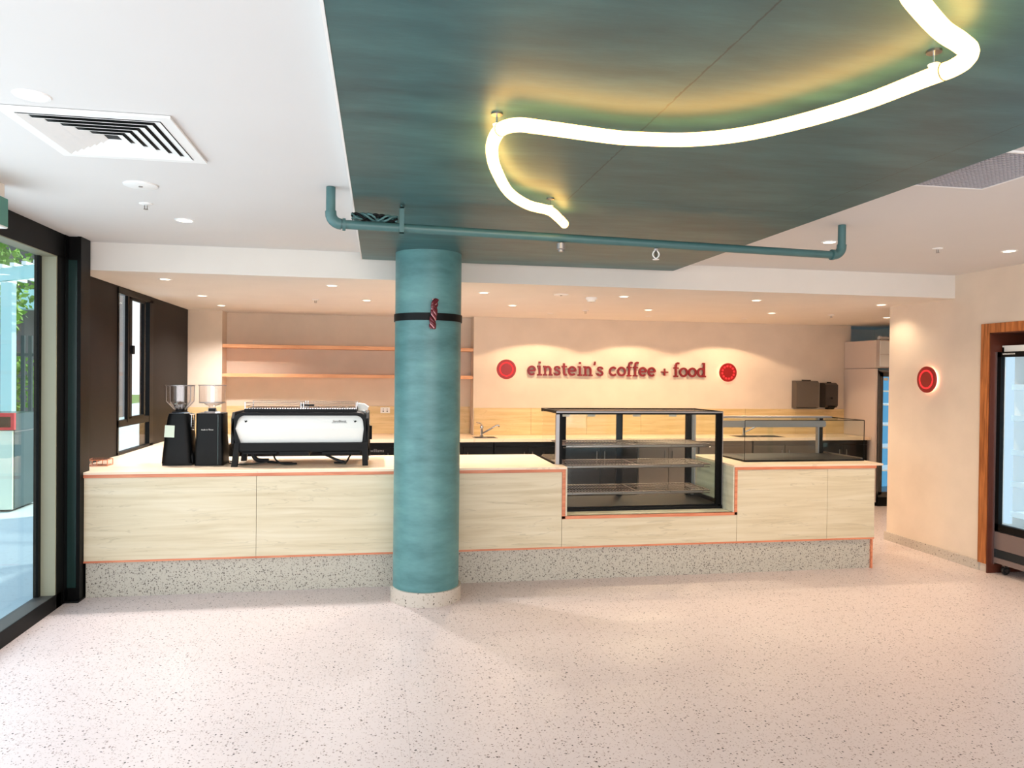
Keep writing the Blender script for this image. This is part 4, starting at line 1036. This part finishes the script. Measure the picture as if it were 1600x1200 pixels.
# four way square diffuser
t = thing('ceiling_air_vent', 'square white four way air diffuser in the left part of the ceiling', 'vent', (-1.08, 3.29, CZ))
vx0, vx1, vy0, vy1 = -1.385, -.785, 2.99, 3.60
def frame4(b, x0, x1, y0, y1, w, z0, z1):
    b.box(x0, x1, y0, y0 + w, z0, z1).box(x0, x1, y1 - w, y1, z0, z1).box(x0, x0 + w, y0 + w, y1 - w, z0, z1).box(x1 - w, x1, y0 + w, y1 - w, z0, z1)
b = MB(); frame4(b, vx0, vx1, vy0, vy1, .045, CZ - .012, CZ - .002); b.obj('outer_frame', 'white_matt', t)
MB().box(vx0 + .04, vx1 - .04, vy0 + .04, vy1 - .04, CZ - .004, CZ - .002).obj('backing', 'vent_dark', t)  # dark sheet painted as the shaded duct behind the louvres
n = 6
for k in range(n):
    o = .048 + k * .039
    b = MB()
    x0, x1, y0, y1 = vx0 + o, vx1 - o, vy0 + o, vy1 - o
    # sloping louvre ring: inner edge low, outer edge high
    q = .030; zl, zh = CZ - .016, CZ - .006
    O = [(x0, y0), (x1, y0), (x1, y1), (x0, y1)]; I = [(x0 + q, y0 + q), (x1 - q, y0 + q), (x1 - q, y1 - q), (x0 + q, y1 - q)]
    vo = [b.b.verts.new((p[0], p[1], zl)) for p in O]; vi = [b.b.verts.new((p[0], p[1], zh)) for p in I]
    vo2 = [b.b.verts.new((p[0], p[1], zl + .0015)) for p in O]; vi2 = [b.b.verts.new((p[0], p[1], zh + .0015)) for p in I]
    for i in range(4):
        j = (i + 1) % 4
        b.b.faces.new((vo[i], vo[j], vi[j], vi[i])); b.b.faces.new((vo2[j], vo2[i], vi2[i], vi2[j]))
        b.b.faces.new((vo[j], vo[i], vo2[i], vo2[j])); b.b.faces.new((vi[i], vi[j], vi2[j], vi2[i]))
    b.obj('louvre', 'white_matt', t)
# egg crate grille on the right
t = thing('ceiling_grille', 'grey egg crate return air grille beside the teal ceiling panel', 'vent', (2.70, 3.0, CZ))
b = MB(); frame4(b, 2.43, 2.965, 2.70, 3.262, .014, CZ - .010, CZ - .001); b.obj('frame', 'white_matt', t)
MB().box(2.44, 2.955, 2.71, 3.252, CZ - .002, CZ - .001).obj('backing', 'vent_dark', t)  # dark sheet in place of a shaded duct above the grid
b = MB()
for k in range(24): b.box(2.444 + k * .0219, 2.4478 + k * .0219, 2.714, 3.248, CZ - .008, CZ - .002)
for k in range(25): b.box(2.444, 2.951, 2.714 + k * .0221, 2.7178 + k * .0221, CZ - .0081, CZ - .002)
b.obj('grid', 'vent_mesh', t)
# exit sign
t = thing('exit_sign', 'green faced exit sign box hung from the ceiling at the left edge', 'sign', (-1.94, 3.9, CZ))
MB().box(-1.965, -1.925, 3.90, 4.27, 2.552, CZ - .001).obj('mount', 'bulk', t)
MB().box(-1.970, -1.922, 3.88, 4.30, 2.395, 2.552, .003).obj('housing', 'white_matt', t)
MB().box(-1.922, -1.919, 3.885, 4.293, 2.403, 2.548).obj('face', 'exit_green', t)

# ================================================================== OUTSIDE
smesh('floor', MB().box(-30, -2.3, -8, 16.2, -.2, -.01).box(-13, 10, 16.2, 60, -.2, -.01).box(-2.3, 10, -8, -3, -.2, -.01), 'pavement', 'pale concrete paved terrace outside the glazing', 'pavement')
MB().box(-60, -13, 16.2, 60, -.3, -.012).obj('lawn', 'grass', None, label='sunlit green lawn beyond the fence', category='grass', kind='stuff')
t = thing('litter_bin', 'white fronted outdoor litter bin with a red framed opening', 'bin', (-4.7, 10.0, 0))
MB().box(-5.35, -4.242, 9.66, 10.30, .02, 1.15, .006).obj('body', 'bin_side', t)
MB().box(-5.35, -4.25, 9.63, 9.66, .02, .95).obj('front_panel', 'bin_white', t)
b = MB().box(-5.35, -4.225, 9.615, 9.66, 1.115, 1.16).box(-5.35, -4.225, 9.615, 9.66, .96, .99).box(-4.262, -4.225, 9.615, 9.66, .99, 1.115).box(-5.35, -5.31, 9.615, 9.66, .99, 1.115)
b.obj('red_frame', 'bin_red', t)
MB().box(-5.31, -4.262, 9.64, 9.66, .99, 1.115).obj('opening', 'vent_dark', t)  # flat dark sheet; shade inside the bin is put into its colour
MB().box(-4.243, -4.238, 9.66, 10.30, .93, .94).obj('side_seam', 'steel', t)
t = thing('picket_fence', 'dark green metal picket fence across the terrace', 'fence', (-7, 15, 0))
MB().box(-11, -5.3, 14.99, 15.03, 1.93, 1.985).box(-11, -5.3, 14.99, 15.03, .25, .30).obj('rail', 'fence', t)
for k in range(46):
    x = -10.95 + k * .125
    thick = k % 8 in (4, 5)
    MB().box(x - (.03 if thick else .013), x + (.03 if thick else .013), 14.985 if thick else 15.0, 15.035 if thick else 15.02, .0 if thick else .15, 2.31).obj('picket', 'fence', t)
t = thing('pergola', 'pale teal steel pergola with a ribbed roof beam outside', 'pergola', (-5.4, 12, 0))
MB().box(-5.46, -5.31, 12.0, 12.14, 0, 2.95).obj('post', 'pale_teal', t)
MB().prism([(-8.0, 2.55), (-8.0, 2.72), (-4.2, 3.36), (-4.2, 3.17)], 11.98, 12.08).obj('beam', 'pale_teal', t)
b = MB()
for k in range(24):
    x = -7.9 + k * .155; z = 2.72 + (x + 8.0) * .1684
    b.box(x - .03, x + .03, 11.9, 13.4, z, z + .05)
b.obj('roof_ribs', 'white_matt', t)
t = thing('neighbouring_building', 'grey and brown clad building behind the fence', 'building', (-13, 26, 0))
MB().box(-24, -9.4, 26, 30, 0, 11).obj('wall', 'cladding', t)
for k in range(6): MB().box(-21.8 + k * 2.2, -20.9 + k * 2.2, 25.9, 26.02, .5, 11).obj('timber_panel', 'rust', t)
for z in (3.6, 6.6, 9.2): MB().box(-24, -9.4, 25.3, 26, z, z + .6).obj('balcony_band', 'pale_teal', t, label='pale teal horizontal band')
def tree(cx, cy, h, cr, n, label, seed):
    random.seed(seed)
    t = thing('tree', label, 'tree', (cx, cy, 0), 'trees outside')
    MB().tube([(cx, cy, 0), (cx + .05, cy, h * .4), (cx - .1, cy + .1, h * .8)], [.12, .09, .04], 8).obj('trunk', 'bark', t, smooth=50)
    b = MB()
    for _ in range(n):
        d = Vector((random.gauss(0, 1), random.gauss(0, 1), random.gauss(0, 1))).normalized() * cr * random.random() ** .4
        c = Vector((cx, cy, h * .62)) + Vector((d.x, d.y, d.z * h * .5 / cr * .8))
        u = Vector((random.gauss(0, 1), random.gauss(0, 1), random.gauss(0, 1))).normalized()
        v = u.cross(Vector((random.random(), random.random(), .3))).normalized()
        s = .055 + .06 * random.random()
        q = [b.b.verts.new(c + u * s), b.b.verts.new(c + v * s * .6), b.b.verts.new(c - u * s), b.b.verts.new(c - v * s * .6)]
        b.b.faces.new(q)
    b.obj('foliage', 'leaf', t)
tree(-8.6, 17.2, 5.4, 1.1, 3500, 'yellow green tree behind the pergola post', 1)
tree(-7.0, 18.6, 2.2, .9, 2000, 'low leafy shrub like tree behind the picket fence', 2)
tree(-9.8, 19.5, 7.0, 1.6, 4000, 'tall leafy tree left of the pergola', 5)

# clipped hedge behind the fence
random.seed(11)
b = MB()
for _ in range(6000):
    c = Vector((random.uniform(-12, -6.7), random.uniform(15.35, 15.95), 2.0 * random.random() ** .8))
    u = Vector((random.gauss(0, 1), random.gauss(0, 1), random.gauss(0, 1))).normalized()
    v = u.cross(Vector((random.random(), random.random(), .3))).normalized()
    q = .04 + .04 * random.random()
    b.b.faces.new([b.b.verts.new(c + u * q), b.b.verts.new(c + v * q * .6), b.b.verts.new(c - u * q), b.b.verts.new(c - v * q * .6)])
t = thing('hedge', 'low leafy green hedge growing behind the picket fence', 'hedge', (-9.3, 15.65, 0))
b.obj('foliage', 'leaf', t)
for k in range(9): MB().tube([(-11.8 + k * .6, 15.65, 0), (-11.8 + k * .6, 15.65, 1.6)], .03, 6).obj('stem', 'bark', t)
